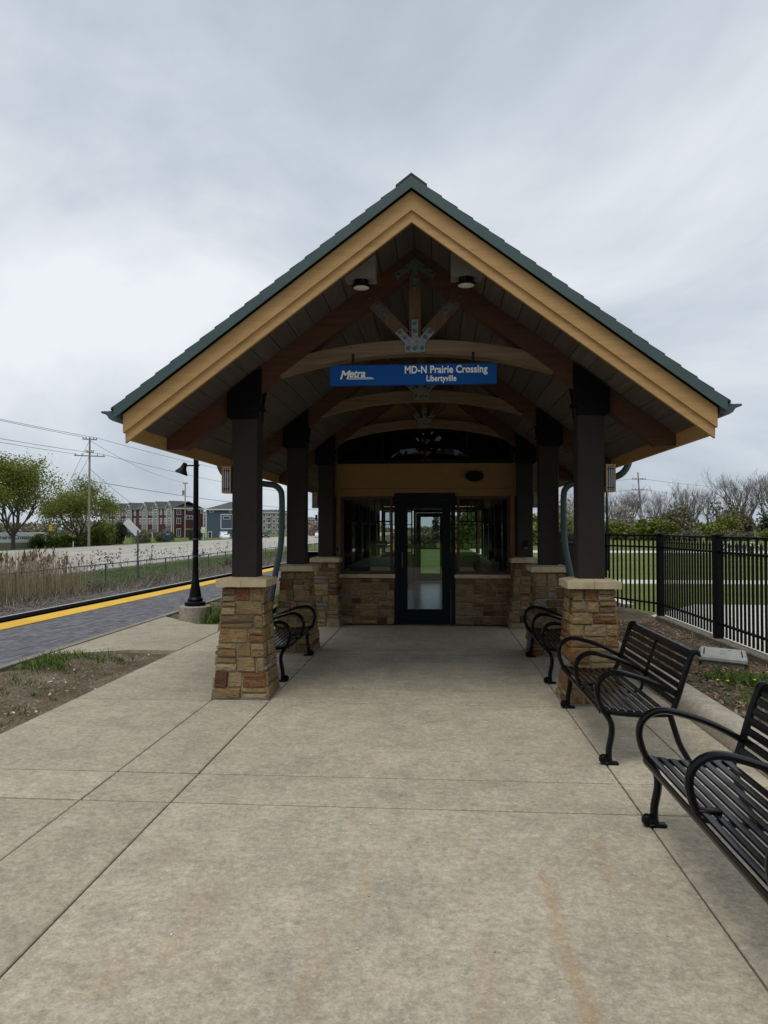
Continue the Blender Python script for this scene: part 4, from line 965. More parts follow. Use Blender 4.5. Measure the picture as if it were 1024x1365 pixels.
for k in range(26): grass_clump(gm, (random.uniform(2.75, 3.25), random.uniform(7.6, 8.2), .03), 26, .10, .11, .009, .8)
for k in range(20): grass_clump(gm, (random.uniform(2.55, 3.0), random.uniform(6.7, 7.3), .05), 22, .09, .08, .006, .8)
for k in range(14): grass_clump(gm, (random.uniform(3.3, 3.7), random.uniform(7.4, 8.2), .02), 20, .09, .09, .006, .8)
for k in range(14): grass_clump(gm, (random.uniform(2.5, 3.0), random.uniform(11.0, 12.6), .03), 22, .12, .12, .006, .7)
for k in range(60): grass_clump(gm, (random.uniform(2.45, 3.7), random.uniform(3.5, 11), .02), random.randint(3, 9), .06, .07, .005, .8)
stuff(gm.build('bed_weeds', GRASSB), 'green weeds and grass tufts growing in the mulch bed', 'weeds')
for (x, y, wh) in ((2.74, 7.50, 'leftmost of three in the mulch bed'), (2.82, 7.46, 'middle of three in the mulch bed'), (3.10, 7.52, 'rightmost of three in the mulch bed')):
    o = MB().lathe([(0, 0), (.012, .004), (.016, .012), (.009, .016), (0, .016)], (0, 0, 0), 10).build('dandelion_flower', DANDY)
    MB().tube([(0, 0, -.07), (0, 0, .002)], .003, 5).build('stem', GRASSB, o); o.location = (x, y, .11)
    tag(o, 'yellow dandelion flower, ' + wh, 'flower', 'dandelions in the mulch bed')
ch_ = MB()
for k in range(5200):
    x = random.uniform(2.42, 3.76); y = random.uniform(2.5, 13.0); z_ = 0.098 - 0.075 * min(1, (x - 2.32) / 1.2) + random.uniform(-.01, .012)
    w = random.uniform(0, 6.28); l_ = random.uniform(.008, .032); u = Vector((math.cos(w), math.sin(w), random.uniform(-.4, .4))) * l_; v = Vector((-math.sin(w), math.cos(w), random.uniform(-.4, .4))) * l_ * random.uniform(.2, .5)
    ch_.quad((x, y, z_), u, v)
stuff(ch_.build('wood_chips', CHIP), 'brown shredded wood chips covering the planting bed', 'mulch')
ds = MB()
for k in range(420):
    y_ = random.uniform(2.5, 9.4); t = random.random() ** 1.4; grass_clump(ds, (-4.95 + 1.5 * t, y_, -.04), random.randint(4, 14), random.uniform(.05, .2), random.uniform(.025, .06), .004, 1.6)
for k in range(260): grass_clump(ds, (random.uniform(2.42, 3.75), random.uniform(3.5, 12.5), .04), random.randint(3, 8), .1, .06, .004, 2.0)
stuff(ds.build('matted_straw', DRYG), 'matted straw and dead grass lying on soil and mulch', 'straw')
cl_ = MB()
for k in range(1500):
    x = random.uniform(-4.92, -3.44); y = random.uniform(2.5, 9.4); c = Vector((x, y, -.03 + .03 * fbm(x, y, 3.0))); s_ = random.uniform(.004, .018)
    q = [Vector((random.uniform(.5, 1) * s_ * math.cos(w), random.uniform(.5, 1) * s_ * math.sin(w), 0)) for w in (0, 2.1, 4.2)]
    cl_.add([tuple(c + v) for v in q] + [tuple(c + Vector((0, 0, s_ * .8)))], [(0, 1, 3), (1, 2, 3), (2, 0, 3)])
stuff(cl_.build('soil_clods', simple('clod', (.15, .12, .085), .95, var=.2, rndvar=.5, bmp=0)), 'small soil clods and gravel on the bare strip', 'soil')
lt = MB()
for k in range(260):
    x = random.uniform(-4.9, -3.45); y = random.uniform(2.5, 9.3); l_ = random.uniform(.005, .022); w = random.uniform(0, 6.28)
    lt.quad((x, y, -.022 + random.uniform(-.01, .012)), Vector((math.cos(w), math.sin(w), .2)) * l_, Vector((-math.sin(w), math.cos(w), .1)) * l_ * .5)
for k in range(260):
    x = random.uniform(-3.2, 1.9); y = random.uniform(1.8, 6.5); l_ = random.uniform(.002, .006); w = random.uniform(0, 6.28)
    lt.quad((x, y, .004), Vector((math.cos(w), math.sin(w), .25)) * l_, Vector((-math.sin(w), math.cos(w), .1)) * l_ * .6)
stuff(lt.build('ground_litter', simple('pale_litter', (0.5, 0.47, 0.40), .9, var=.1, rndvar=.5, bmp=0)), 'pale crumbs and dry bits scattered on soil and paving', 'litter')

# ------------------------------------------------------------------ platform lamp
LX, LY = -4.255, 12.78
lp = empty('platform_lamp', (LX, LY, 0), 'black lamp post with bell shade standing on round concrete footing', 'lamp post')
def PL(o): return PS(o, lp)
PL(smooth_angle(MB().lathe([(0, -.1), (.275, -.1), (.275, .235), (.26, .25), (0, .25)], (LX, LY, 0), 36).build('footing', CONCD)))
PL(smooth_angle(MB().lathe([(0, .25), (.185, .25), (.185, .31), (.17, .325), (.13, .33), (.14, .355), (.125, .385), (.108, .40), (.105, .44), (.072, .62), (.066, .70), (.058, .72), (.053, .86), (0, .86)], (LX, LY, 0), 12).build('base', BLACK), 40))
PL(smooth_angle(MB().lathe([(0, .86), (.050, .86), (.040, 4.3), (0, 4.3)], (LX, LY, 0), 14).build('pole', BLACK)))
for z_ in (1.12, 1.42): PL(MB().lathe([(0, z_ - .01), (.055, z_ - .01), (.055, z_ + .01), (0, z_ + .01)], (LX, LY, 0), 14).build('band', GALVD))
PL(smooth_angle(MB().tube([(LX + .06, LY, 2.72), (LX - .16, LY, 2.72), (LX - .20, LY, 2.71)], .014, 8).build('arm', BLACK)))
Mb = Matrix.Translation((LX - .20, LY, 2.75)) @ Matrix.Rotation(R(22), 4, 'Y')
PL(smooth_angle(MB().lathe([(0, .02), (.035, .02), (.045, -.03), (.06, -.09), (.115, -.17), (.118, -.185), (.10, -.18), (.0, -.10)], n=20, M=Mb).build('bell_shade', BLACK), 50))

# ------------------------------------------------------------------ chain-link fence, reeds and weeds beyond the track
clf = empty('chain_link_fence', (*T(-6.3, 13), -.9), 'grey chain link fence running along the far side of the track', 'fence')
zg = -.88; zt = .24
def CL(b): return T(-6.45, b)
k = 0; b = -4.0
while b < 62:
    x, y = CL(b); PS(MB().tube([(x, y, zg - .2), (x, y, zt + .03)], .028, 8).build('post', GALVD), clf); b += 2.9
x0, y0 = CL(-6); x1, y1 = CL(64)
PS(MB().tube([(x0, y0, zt), (x1, y1, zt)], .021, 8).build('top_rail', GALVD), clf)
m = MB(); b = -6.0; hh = zt - zg
while b < 40:
    p = Vector((*CL(b), zg)); q = Vector((*CL(b + hh), zt)); m.tube([p, q], .0022, 3, False)
    p = Vector((*CL(b + hh), zg)); q = Vector((*CL(b), zt)); m.tube([p, q], .0022, 3, False); b += .075
stuff(PS(m.build('wire_mesh', GALVD), clf))
def stalk(m, p, h, wid, lean):
    p = Vector(p); l = Vector((random.gauss(0, lean), random.gauss(0, lean), 1)) * h; w = random.uniform(0, 3.14)
    s_ = Vector((math.cos(w), math.sin(w), 0)) * wid; t_ = p + l; r_ = random.random()
    m.add([tuple(p - s_), tuple(p + s_), tuple(t_ + s_ * .4), tuple(t_ - s_ * .4)], [(0, 1, 2, 3)], r_); return t_
reeds = MB(); plumes = MB()
for k in range(5200):
    b = random.uniform(2, 14.8); 
    if b > 12.6 and random.random() < (b - 12.6) / 2.4: continue
    a = random.uniform(-8.3, -5.55); x, y = T(a, b); h = random.uniform(.9, 1.75) * (1.0 if a < -6.2 else .8)
    t_ = stalk(reeds, (x, y, -.85 if a < -6 else -.7), h, .008, .06)
    if random.random() < .07 and h > 1.25:
        for q in range(9):
            d = Vector((random.gauss(0, .03), random.gauss(0, .03), random.uniform(-.20, .08))); u = Vector((random.gauss(0, 1), random.gauss(0, 1), random.gauss(0, .5))).normalized() * .016
            plumes.quad(t_ + d, u, Vector((random.gauss(0, .02), random.gauss(0, .02), .06)))
stuff(reeds.build('reeds', DRYG), 'dense tan dry reeds at the left edge beyond the track', 'reeds')
stuff(plumes.build('reed_plumes', PLUME), 'reddish brown plumes on top of the dry reeds', 'reeds')
wd = MB(); sd = MB(); gg = MB()
for k in range(5200):
    b = random.uniform(12, 62); a = random.gauss(-5.9, .5)
    x, y = T(a, b); stalk(wd, (x, y, -.88), random.uniform(.15, .65) * (1.2 if random.random() < .2 else .8), .010, .35)
for k in range(190):
    b = random.uniform(11, 58); 
    if random.random() < .35: b = random.choice((13.2, 16.2, 17.9, 21.0, 24.6, 28.0, 31.5, 36.0)) + random.gauss(0, .5)
    a = random.gauss(-7.0, .5); x, y = T(a, b); hh = random.uniform(1.0, 1.75); t_ = stalk(wd, (x, y, -.9), hh, .008, .06)
    for q in range(random.randint(3, 8)):
        c = t_ + Vector((random.gauss(0, .08), random.gauss(0, .08), random.uniform(-.35, .05))); s_ = random.uniform(.012, .026)
        for _ in range(3): sd.quad(c, Vector((random.gauss(0, 1), random.gauss(0, 1), random.gauss(0, 1))).normalized() * s_, Vector((random.gauss(0, 1), random.gauss(0, 1), random.gauss(0, 1))).normalized() * s_ * 1.3)
for k in range(5200):
    b = random.uniform(12, 62); a = random.uniform(-12.2, -6.9); x, y = T(a, b); grass_clump(gg, (x, y, gz(x - .0345 * (y - 11.2), y)), 4, .2, .22, .012)
for k in range(7000):
    b = random.uniform(6, 66); a = random.uniform(-6.0, -3.75) if b > 13 else random.uniform(-6.0, -4.4)
    x, y = T(a, b); stalk(wd, (x, y, -.5 if a > -4.9 else -.5 + (a + 4.9) * .16), random.uniform(.08, .34), .011, .5)
stuff(wd.build('dry_weeds', GREYG), 'grey dry weeds standing along the chain link fence', 'weeds'); stuff(sd.build('weed_seed_heads', SEEDH), 'dark seed heads on the tall dry weeds', 'weeds'); stuff(gg.build('verge_grass', GRASSB), 'green grass between the chain link fence and the road', 'grass')
for (b, a, s_) in ((28.5, -5.6, .55), (13.6, -5.5, .35)):
    m = MB(); x, y = T(a, b)
    for k in range(700):
        d = Vector((random.gauss(0, .4), random.gauss(0, .4), abs(random.gauss(0, .5)))) * s_; m.quad(Vector((x, y, -.75)) + d, Vector((random.gauss(0, 1), random.gauss(0, 1), random.gauss(0, 1))).normalized() * .03, Vector((random.gauss(0, 1), random.gauss(0, 1), random.gauss(0, 1))).normalized() * .03)
    o = m.build('low_shrub', SEEDH); tag(o, 'low dark bare shrub on the ballast beyond the track, %s' % ('right of the lamp post' if b > 20 else 'left, near the reeds'), 'shrub')
# tilted white trackside sign
ts = empty('trackside_sign', (-12.2, 29.4, -.85), 'tilted blank white sign on a thin post by the track', 'sign')
PS(MB().tube([(-12.2, 29.4, -.9), (-12.2, 29.4, 1.55)], .035, 8).build('post', GALVD), ts)
Ms = Matrix.Translation((-12.42, 29.34, 1.66)) @ Matrix.Rotation(R(20), 4, 'Z') @ Matrix.Rotation(R(47), 4, 'Y')
PS(MB().box(-.36, .36, -.008, .008, -.15, .15, ch=.004, M=Ms).build('plate', WHITE), ts)

# ------------------------------------------------------------------ trees
def rdir(d, ang):
    d = Vector(d).normalized(); a = d.orthogonal().normalized(); b = d.cross(a); w = random.uniform(0, 2 * math.pi)
    return (d * math.cos(ang) + (a * math.cos(w) + b * math.sin(w)) * math.sin(ang)).normalized()
def grow(m, p, d, L, r, depth, tips, maxd, spread, up, ratio=.74, nseg=3, kids=(2, 3)):
    pts = [Vector(p)]; rad = [r]; dd = Vector(d)
    for i in range(nseg):
        dd = (dd + Vector((random.gauss(0, .10), random.gauss(0, .10), up * .12))).normalized()
        pts.append(pts[-1] + dd * L / nseg); rad.append(r * (1 - .38 * (i + 1) / nseg))
    m.tube(pts, rad, 6 if depth < 2 else (4 if depth < 3 else 3), False)
    if depth >= maxd: tips.append((pts[-1], dd)); tips.append((pts[-2], dd)); return
    n = random.randint(*kids)
    for k in range(n):
        t = random.uniform(.45, 1.0) if k else 1.0
        i = min(nseg - 1, int(t * nseg)); q = pts[i] + (pts[i + 1] - pts[i]) * (t * nseg - i) if t < 1 else pts[-1]
        nd = rdir(dd, random.uniform(.6, 1.1) * spread); nd = (nd + Vector((0, 0, up * .25))).normalized()
        grow(m, q, nd, L * ratio * random.uniform(.8, 1.15), r * .6, depth + 1, tips, maxd, spread, up, ratio, nseg, kids)
def leaf_at(m, c, s_, flat=False):
    u = Vector((random.gauss(0, 1), random.gauss(0, 1), random.gauss(0, .7))).normalized(); w = u.orthogonal().normalized()
    w = (w + u.cross(w) * random.gauss(0, 1)).normalized(); m.quad(c, u * s_, w * s_ * .6)
def leafy_tree(name, loc, H, spread_r, label, mat, group, nleaf=16, leafs=.13, seed=1, trunkh=.17):
    random.seed(seed); m = MB(); tips = []
    base = Vector((0, 0, -.2)); th = H * trunkh
    m.tube([base, (0, .02, th * .5), (.03, 0, th)], [H * .026, H * .021, H * .018], 8, False)
    for k in range(7):
        w = k * .9 + random.uniform(-.3, .3); an = random.uniform(.3, 1.15); d = Vector((math.cos(w) * math.sin(an), math.sin(w) * math.sin(an), math.cos(an)))
        grow(m, (0.02, 0, th * random.uniform(.75, 1.0)), d, H * .30 * (1.0 + .15 * math.cos(an)), H * .012, 1, tips, 5, .62, .45, .74, 3, (2, 3))
    xs_ = [abs(t.x) for t, _ in tips]; mxr = sorted(xs_)[int(len(xs_) * .97)]; mxz = sorted(t.z for t, _ in tips)[int(len(tips) * .98)]
    kx = spread_r / mxr; kz = (H - th) / (mxz - th)
    def sc(v): z = v[2]; return (v[0] * (1 + (kx - 1) * min(1, max(0, (z) / th))), v[1] * (1 + (kx - 1) * min(1, max(0, z / th))), z if z < th else th + (z - th) * kz)
    m.v = [sc(v) for v in m.v]
    lf = MB()
    for t, d in tips:
        c = Vector(sc(t))
        for q in range(random.randint(nleaf // 2, nleaf)): leaf_at(lf, c + Vector((random.gauss(0, .7), random.gauss(0, .7), random.gauss(0, .5))), leafs * random.uniform(.5, 1.0))
    root = empty(name, loc, label, 'tree', group)
    m.build('trunk', BARK, root); lf.build('crown', mat, root); return root
leafy_tree('spring_tree', (-50.0, 84.0, -.85), 10.4, 5.9, 'larger round tree with fresh leaves at the far left edge', SPRING, 'leafing trees across the road', 58, .11, 3)
leafy_tree('spring_tree', (-50.0, 100.3, -.85), 8.8, 4.7, 'smaller spreading tree with fresh leaves beside the utility pole', SPRING, 'leafing trees across the road', 54, .105, 11)

def bush_mesh(name, rx, ry, rz_, n, mat, leaf, seed, lumps=22):
    random.seed(seed); m = MB(); cs = [(Vector((random.uniform(-.65, .65) * rx, random.uniform(-.6, .6) * ry, random.uniform(.08, .80) * rz_)), random.uniform(.14, .38)) for _ in range(lumps)]
    for c, s_ in cs:
        for q in range(7):
            p = c + Vector((random.gauss(0, rx * .12), random.gauss(0, ry * .12), 0)); e_ = p + Vector((random.gauss(0, .25), random.gauss(0, .25), random.uniform(.4, 1.0))); w_ = Vector((random.gauss(0, 1), random.gauss(0, 1), 0)).normalized() * .012
            m.add([tuple(p - w_), tuple(p + w_), tuple(e_)], [(0, 1, 2)], 0.0)
    for k in range(n):
        c, s_ = random.choice(cs); v = Vector((random.gauss(0, 1), random.gauss(0, 1), random.gauss(0, 1))).normalized() * (random.random() ** .5) * 1.25
        p = c + Vector((v.x * rx * s_, v.y * ry * s_, v.z * rz_ * s_))
        if p.z < 0: p.z = -p.z * .3
        leaf_at(m, p, leaf * random.uniform(.5, 1.1))
    return m.mesh(name, mat)
def bush_stems(rx, rz_, seed):
    random.seed(seed); m = MB()
    for k in range(9):
        w = random.uniform(0, 6.28); m.tube([(0, 0, -.1), (math.cos(w) * rx * .3, math.sin(w) * rx * .3, rz_ * .45), (math.cos(w) * rx * .5, math.sin(w) * rx * .5, rz_ * .8)], [.05, .035, .012], 4, False)
    return m.mesh('stems', BARK)
BM = {('g', i): bush_mesh('foliage', 2.4, 2.0, 2.6, 3800, BUSHL, .13, 40 + i) for i in range(2)}
BM.update({('y', i): bush_mesh('foliage', 2.4, 2.0, 2.6, 3800, BUSHY, .13, 50 + i) for i in range(2)})
BM.update({('o', i): bush_mesh('foliage', 2.4, 2.0, 2.6, 2600, OLIVE, .12, 60 + i) for i in range(2)})
BM[('e', 0)] = bush_mesh('foliage', 1.5, 1.5, 3.2, 4200, EVERG, .10, 70, 14); BM[('b', 0)] = bush_mesh('foliage', 2.2, 2.0, 2.8, 2400, BLOSS, .09, 71); BM[('p', 0)] = bush_mesh('foliage', 2.2, 2.0, 2.8, 2400, PINKB, .12, 72)
STEM = bush_stems(2.4, 2.6, 80)
def bush(kind, loc, sx, sz, label, group=None, cat='shrub'):
    r = empty('leafy_shrub', loc, label, cat, group)
    ks = [k for k in BM if k[0] == kind]; key = ks[int(abs(loc[0] * 7 + loc[1])) % len(ks)]
    me = BM[key]
    for o in (mesh_obj('foliage', me, None, r), mesh_obj('stems', STEM, None, r)): o.scale = (sx, sx, sz); o.rotation_euler = (0, 0, loc[0] * 1.7)
    return r
random.seed(21)
# across the road, left
for (x, y, k, sx, sz, lb) in ((-49.5, 97, 'g', 1.1, .75, 'dark green shrub left of the tall utility pole'), (-51, 92.5, 'g', .95, .7, 'dark green shrub right of the long white sign wall'), (-49.5, 105, 'y', .9, 1.0, 'pale green shrub just right of the tall utility pole'),
                              (-52, 111, 'y', 1.0, 1.35, 'tall pale green sapling left of the dark evergreen'), (-52, 118, 'e', 1.05, 1.15, 'dark columnar evergreen left of the white tilted sign'), (-51, 124, 'o', .8, .8, 'olive scrub right of the dark evergreen'),
                              (-53, 131, 'y', .7, .9, 'small yellow green shrub by the blue route signs'), (-53, 140, 'o', .9, .8, 'olive scrub below the maroon end house'), (-57, 152, 'g', .8, .8, 'green scrub by the thin pole before the maroon house'),
                              (-55, 165, 'e', .9, .75, 'dark low evergreen before the blue house'), (-58, 172, 'e', .8, .75, 'second dark low evergreen before the blue house'), (-62, 125, 'o', 1.0, 1.1, 'olive scrub behind the white tilted sign'), (-66, 118, 'o', 1.1, 1.1, 'olive scrub below the far townhouses')):
    bush(k, (x, y, gz(x, y) - .05), sx, sz, lb, 'shrubs across the road')
# right: green understorey below bare trees
und = [(27, 112, 'y', 1.3, 1.05), (31.5, 108, 'y', 1.7, 1.3), (36, 114, 'o', 1.7, 1.9), (33.8, 103, 'o', .9, .7), (39.8, 108, 'y', 1.25, 1.35), (42.2, 110, 'e', .6, 1.15), (43.6, 114, 'o', 1.6, 2.0), (45, 103, 'y', .9, .65), (48.3, 108, 'e', 1.8, 1.2), (51.5, 104, 'y', 1.0, .8), (54.5, 110, 'o', 1.6, 1.8), (58, 108, 'o', 1.6, 1.5),
       (23.5, 114, 'y', 1.2, 1.2), (19, 112, 'o', 1.4, 1.5), (40.5, 103, 'o', .9, .6), (46.5, 118, 'o', 1.9, 2.2), (38, 121, 'o', 1.9, 2.1), (30, 122, 'b', 1.8, 2.2), (15, 116, 'y', 1.5, 1.5), (62, 106, 'y', 1.4, 1.2)]
NM = {'y': 'bright green', 'o': 'olive brown', 'g': 'deep green', 'e': 'dark evergreen', 'b': 'pale blossoming'}
ORD = ['first', 'second', 'third', 'fourth', 'fifth', 'sixth', 'seventh', 'eighth', 'ninth', 'tenth', 'eleventh', 'twelfth', 'thirteenth', 'fourteenth', 'fifteenth', 'sixteenth', 'seventeenth', 'eighteenth', 'nineteenth', 'twentieth']
for i, (x, y, k, sx, sz) in enumerate(sorted(und, key=lambda q: q[0] / q[1])):
    bush(k, (x, y, gz(x, y) - .05), sx, sz, '%s shrub, %s from the left in the hedge below the bare trees' % (NM[k], ORD[i]), 'understorey below the bare trees')
# bare trees
def bare_mesh(seed, H, stems, spread, depth=6):
    random.seed(seed); m = MB(); tips = []
    for k in range(stems):
        w = 6.28 * k / stems + random.uniform(-.5, .5); an = random.uniform(.05, .32) if stems > 1 else .04
        d = Vector((math.cos(w) * math.sin(an), math.sin(w) * math.sin(an), math.cos(an)))
        grow(m, (random.gauss(0, .2), random.gauss(0, .2), -.3), d, H * .34, H * .014, 0, tips, depth, spread, .55, .72, 3, (2, 3))
    mz = sorted(t.z for t, _ in tips)[-3]; k = H / mz; m.v = [(a * (.6 + .4 * k), b * (.6 + .4 * k), c * k) for a, b, c in m.v]
    tw = MB()
    for t, d in tips:
        t = Vector((t.x * (.6 + .4 * k), t.y * (.6 + .4 * k), t.z * k))
        for q in range(3):
            e_ = t + rdir(d, .5) * random.uniform(.3, .8); s_ = Vector((random.gauss(0, 1), random.gauss(0, 1), 0)).normalized() * .010
            tw.add([tuple(t - s_), tuple(t + s_), tuple(e_)], [(0, 1, 2)])
    return m.mesh('trunk', BARKG), tw.mesh('crown', BARKG)
BT = [bare_mesh(5, 10.5, 4, .55, 5), bare_mesh(6, 9.5, 3, .5, 5), bare_mesh(8, 9, 1, .5, 6), bare_mesh(9, 11, 5, .5, 5)]
bt = [(27.5, 120, 1, .80), (31, 124, 2, .9), (34.5, 120, 0, .78), (37, 126, 1, .9), (39.5, 122, 2, .92), (41.5, 126, 1, .85), (44.0, 122, 0, .80), (47.2, 120, 3, 1.0), (49.5, 126, 1, 1.1), (52.5, 120, 0, 1.05), (55.5, 124, 3, 1.0), (22, 122, 0, .75), (17.5, 120, 1, .85), (59, 122, 0, 1.0), (20, 105, 2, 1.0), (29, 128, 0, .85), (33, 130, 3, .8), (36, 131, 2, 1.0), (43, 130, 3, .9)]
bt = sorted(bt, key=lambda q: q[0] / q[1])
for i, (x, y, k, s_) in enumerate(bt):
    tall = (k == 3 and s_ == 1.0 and x < 50)
    r = empty('bare_tree', (x, y, gz(x, y)), 'tallest spreading bare tree rising over the dark evergreen shrub' if tall else 'grey leafless tree, %s from the left in the row behind the hedge' % ORD[i], 'tree', 'bare trees behind the lawn')
    for nm, me in zip(('trunk', 'crown'), BT[k]):
        o = mesh_obj(nm, me, None, r); o.scale = (s_, s_, s_); o.rotation_euler = (0, 0, i * 1.9)
# greenery seen through the waiting room and between the posts
for (x, y, k, sx, sz, lb) in ((.75, 92, 'e', 1.0, 1.15, 'dark evergreen seen through the glass door'), (-1.7, 66, 'o', 1.1, .62, 'olive bush seen through the left of the glass door'), (3.0, 64, 'g', 1.3, 1.5, 'green bush seen through the right window'), (5.5, 66, 'g', 1.3, 1.4, 'green bush seen beside the right rear post'),
                              (10.5, 75, 'y', 1.3, 1.2, 'bright green bush seen between right posts'), (13.5, 80, 'b', 1.4, 1.9, 'pale blossoming tree seen between the right posts'), (8, 80, 'b', 1.3, 1.7, 'pale blossoming bush seen past the second right post'), (-25, 190, 'g', 1.8, 2.4, 'dark green tree by the traffic signal'), (-36.5, 230, 'p', 2.0, 1.6, 'pinkish blossoming bush beside the far road')):
    bush(k, (x, y, gz(x, y) - .05), sx, sz, lb, 'bushes behind the station')
# far wooded skyline plus an added screen behind the camera, one mass
random.seed(33); fw = MB()
for k in range(26000):
    x = random.uniform(-420, 420); y = 520 + random.uniform(-25, 40); top = 6 + 4 * fbm(x, 0, .02) + 2 * fbm(x, 3, .15) - (3.5 if -40 < x < 40 else 0)
    if -92 < x < -60 : top *= .5
    leaf_at(fw, Vector((x, y, random.uniform(-2.5, max(1, top)))), .8)
for k in range(22000):  # added unseen foliage ring behind the camera, keeps low sky out of glass reflections
    w = random.uniform(math.pi * 1.02, math.pi * 1.98); rr = random.uniform(85, 105); x = rr * math.cos(w) * 1.3; y = rr * math.sin(w); top = 11 + 4 * fbm(x, y, .05)
    leaf_at(fw, Vector((x, y, top * random.random() ** 1.4 - .5)), 1.15)
stuff(fw.build('far_woods_and_sky_screen', OLIVE), 'distant wooded skyline, plus unseen foliage ring added behind the camera to block sky reflections', 'woods')

# ------------------------------------------------------------------ poles and wires
def utility_pole(loc, H, arms, label, rot=0, lean=0.0, r0=.17):
    r = empty('utility_pole', loc, label, 'utility pole', 'utility poles')
    MB().tube([(0, 0, -.3), (lean * .5, 0, H * .5), (lean, 0, H)], [r0, r0 * .85, r0 * .68], 10).build('pole', POLEW, r)
    for (z, hw_) in arms:
        a = MB().box(-hw_, hw_, -.26, -.14, z - .07, z + .07, M=Matrix.Translation((lean * z / H, 0, 0)) @ Matrix.Rotation(rot, 4, 'Z')).build('crossarm', POLEW, r)
        m = MB()
        for q in (-.92, -.5, .5, .92):
            p = Matrix.Translation((lean * z / H, 0, 0)) @ Matrix.Rotation(rot, 4, 'Z') @ Vector((q * hw_, -.2, z + .07)); m.tube([p, p + Vector((0, 0, .22))], .05, 6)
        m.build('insulator', GALVD, a)
    return r
utility_pole((-46, 94.8, -.75), 14.5, [(14.2, .9), (12.0, 1.9), (11.9 - 2.0 + 2.6, .5)], 'tall grey wooden utility pole standing across the road at left', 0.5)
o = utility_pole((-55, 158, -1.3), 13.0, [(12.8, .5)], 'thin utility pole with transformer in front of the maroon house', .4, 0, .16)
MB().lathe([(0, 10.3), (.24, 10.3), (.24, 11.3), (0, 11.35)], (-.4, -.1, 0), 12).build('transformer', GALV, o)
utility_pole((-66, 300, -2.4), 12.2, [(11.8, 2.0)], 'distant utility pole before the grey apartment block', .2)
utility_pole((37.9, 140, -.1), 12.2, [(10.9, 1.4), (8.9, 1.6)], 'leaning utility pole among the bare trees on the right', .25, -.75, .17)
def wire(p, q, sag, label, r=.028, mat=None):
    p, q = Vector(p), Vector(q); n = 24; pts = []; r *= .72
    for i in range(n + 1):
        t = i / n; v = p.lerp(q, t); v.z -= sag * 4 * t * (1 - t); pts.append(v)
    tag(MB().tube(pts, r, 4).build('overhead_wire', mat or WIREM), label, 'wire', 'overhead wires')
PT = (-46, 94.8)
wire((-47.0, 20, 13.2), (PT[0] - .7, PT[1], 13.75), .5, 'overhead wire entering from the left to the top crossarm of the tall pole')
wire((-46.2, 20, 13.1), (PT[0] + .7, PT[1], 13.72), .6, 'second overhead wire from the left to the top of the tall pole')
wire((-47.8, 20, 11.2), (PT[0] - 1.7, PT[1], 11.5), .5, 'overhead wire from the left to the lower crossarm of the tall pole')
wire((-45.0, 20, 11.2), (PT[0] + 1.7, PT[1], 11.5), .7, 'second overhead wire from the left to the lower crossarm')
wire((PT[0] - .7, PT[1], 13.75), (-55.4, 158, 11.8), .9, 'overhead wire from the tall pole top towards the maroon house pole', .022)
wire((PT[0] + .7, PT[1], 13.72), (-30, 190, 13.0), 1.0, 'topmost overhead wire running right from the tall pole behind the shelter')
wire((PT[0] + 1.7, PT[1], 11.5), (-28, 190, 10.4), 1.2, 'second overhead wire running right from the tall pole behind the shelter')
wire((PT[0], PT[1], 8.0), (-28, 180, 6.2), .7, 'thick lower cable running right from the tall pole', .042)
wire((PT[0], PT[1], 9.6), (-60, 165, 2.0), 1.0, 'service wire dropping from the tall pole to the townhouses', .025)
wire((PT[0], PT[1], 11.3), (-53.5, 96, -.8), 0.1, 'guy wire sloping down left of the tall pole', .02)
wire((PT[0], PT[1], 13.4), (-54.8, 98, -.8), 0.1, 'second guy wire sloping down left of the tall pole', .02)
for z_, s_ in ((10.9, 1.2), (8.9, 1.2)):
    wire((37.3, 140, z_ + .1), (80, 150, z_ - 1.0), s_, 'wire running right from the %s crossarm of the leaning pole' % ('upper' if z_ > 10 else 'lower'), .03)
    wire((37.3, 140, z_ + .1), (-2, 132, z_ - .2), s_, 'wire running left from the %s crossarm of the leaning pole' % ('upper' if z_ > 10 else 'lower'), .03)
wire((38, 140, 6.4), (-2, 132, 5.6), .8, 'lowest wire running left from the leaning pole', .03)
sl = empty('path_lamp', (6.74, 30, 0), 'slender black lamp post behind the right lantern', 'lamp post')
PS(MB().lathe([(0, -.1), (.09, -.1), (.085, .4), (.045, .6), (.038, 3.6), (0, 3.6)], (6.74, 30, 0), 10).build('pole', BLACK), sl); PS(MB().lathe([(0, 3.6), (.06, 3.6), (.17, 3.95), (.12, 4.15), (.03, 4.3), (0, 4.3)], (6.74, 30, 0), 12).build('lantern', BLACK), sl)

# ------------------------------------------------------------------ roadside signs and small things across the road
wsn = empty('sign_wall', (-54.95, 90.2, -.8), 'long low white sign wall with black lettering behind the trees', 'sign')
Mw = Matrix.Translation((-54.95, 90.2, 0)) @ Matrix.Rotation(R(57), 4, 'Z')
PS(MB().box(-5.6, 5.6, -.15, .15, -1.0, 1.12, ch=.03, M=Mw).build('wall', WHITE), wsn)
PS(MB().box(-5.7, 5.7, -.2, .2, -1.1, -.15, ch=.03, M=Mw).build('plinth', CONCD), wsn)
PS(text('lettering', 'Prairie Crossing', .72, BLACK, None, Mw @ Matrix.Translation((3.8, -.155, .28)) @ UPY, offset=.012, extrude=.004, align='RIGHT'), wsn)
PS(MB().box(4.05, 5.35, -.162, -.15, -.05, 1.0, M=Mw).build('emblem_panel', simple('emblem', (.32, .42, .36), .7, var=.5, scale=3, bmp=0)), wsn)
mk = empty('marker_post', (-46, 90.6, -.8), 'short white marker post with red top on the verge', 'marker')
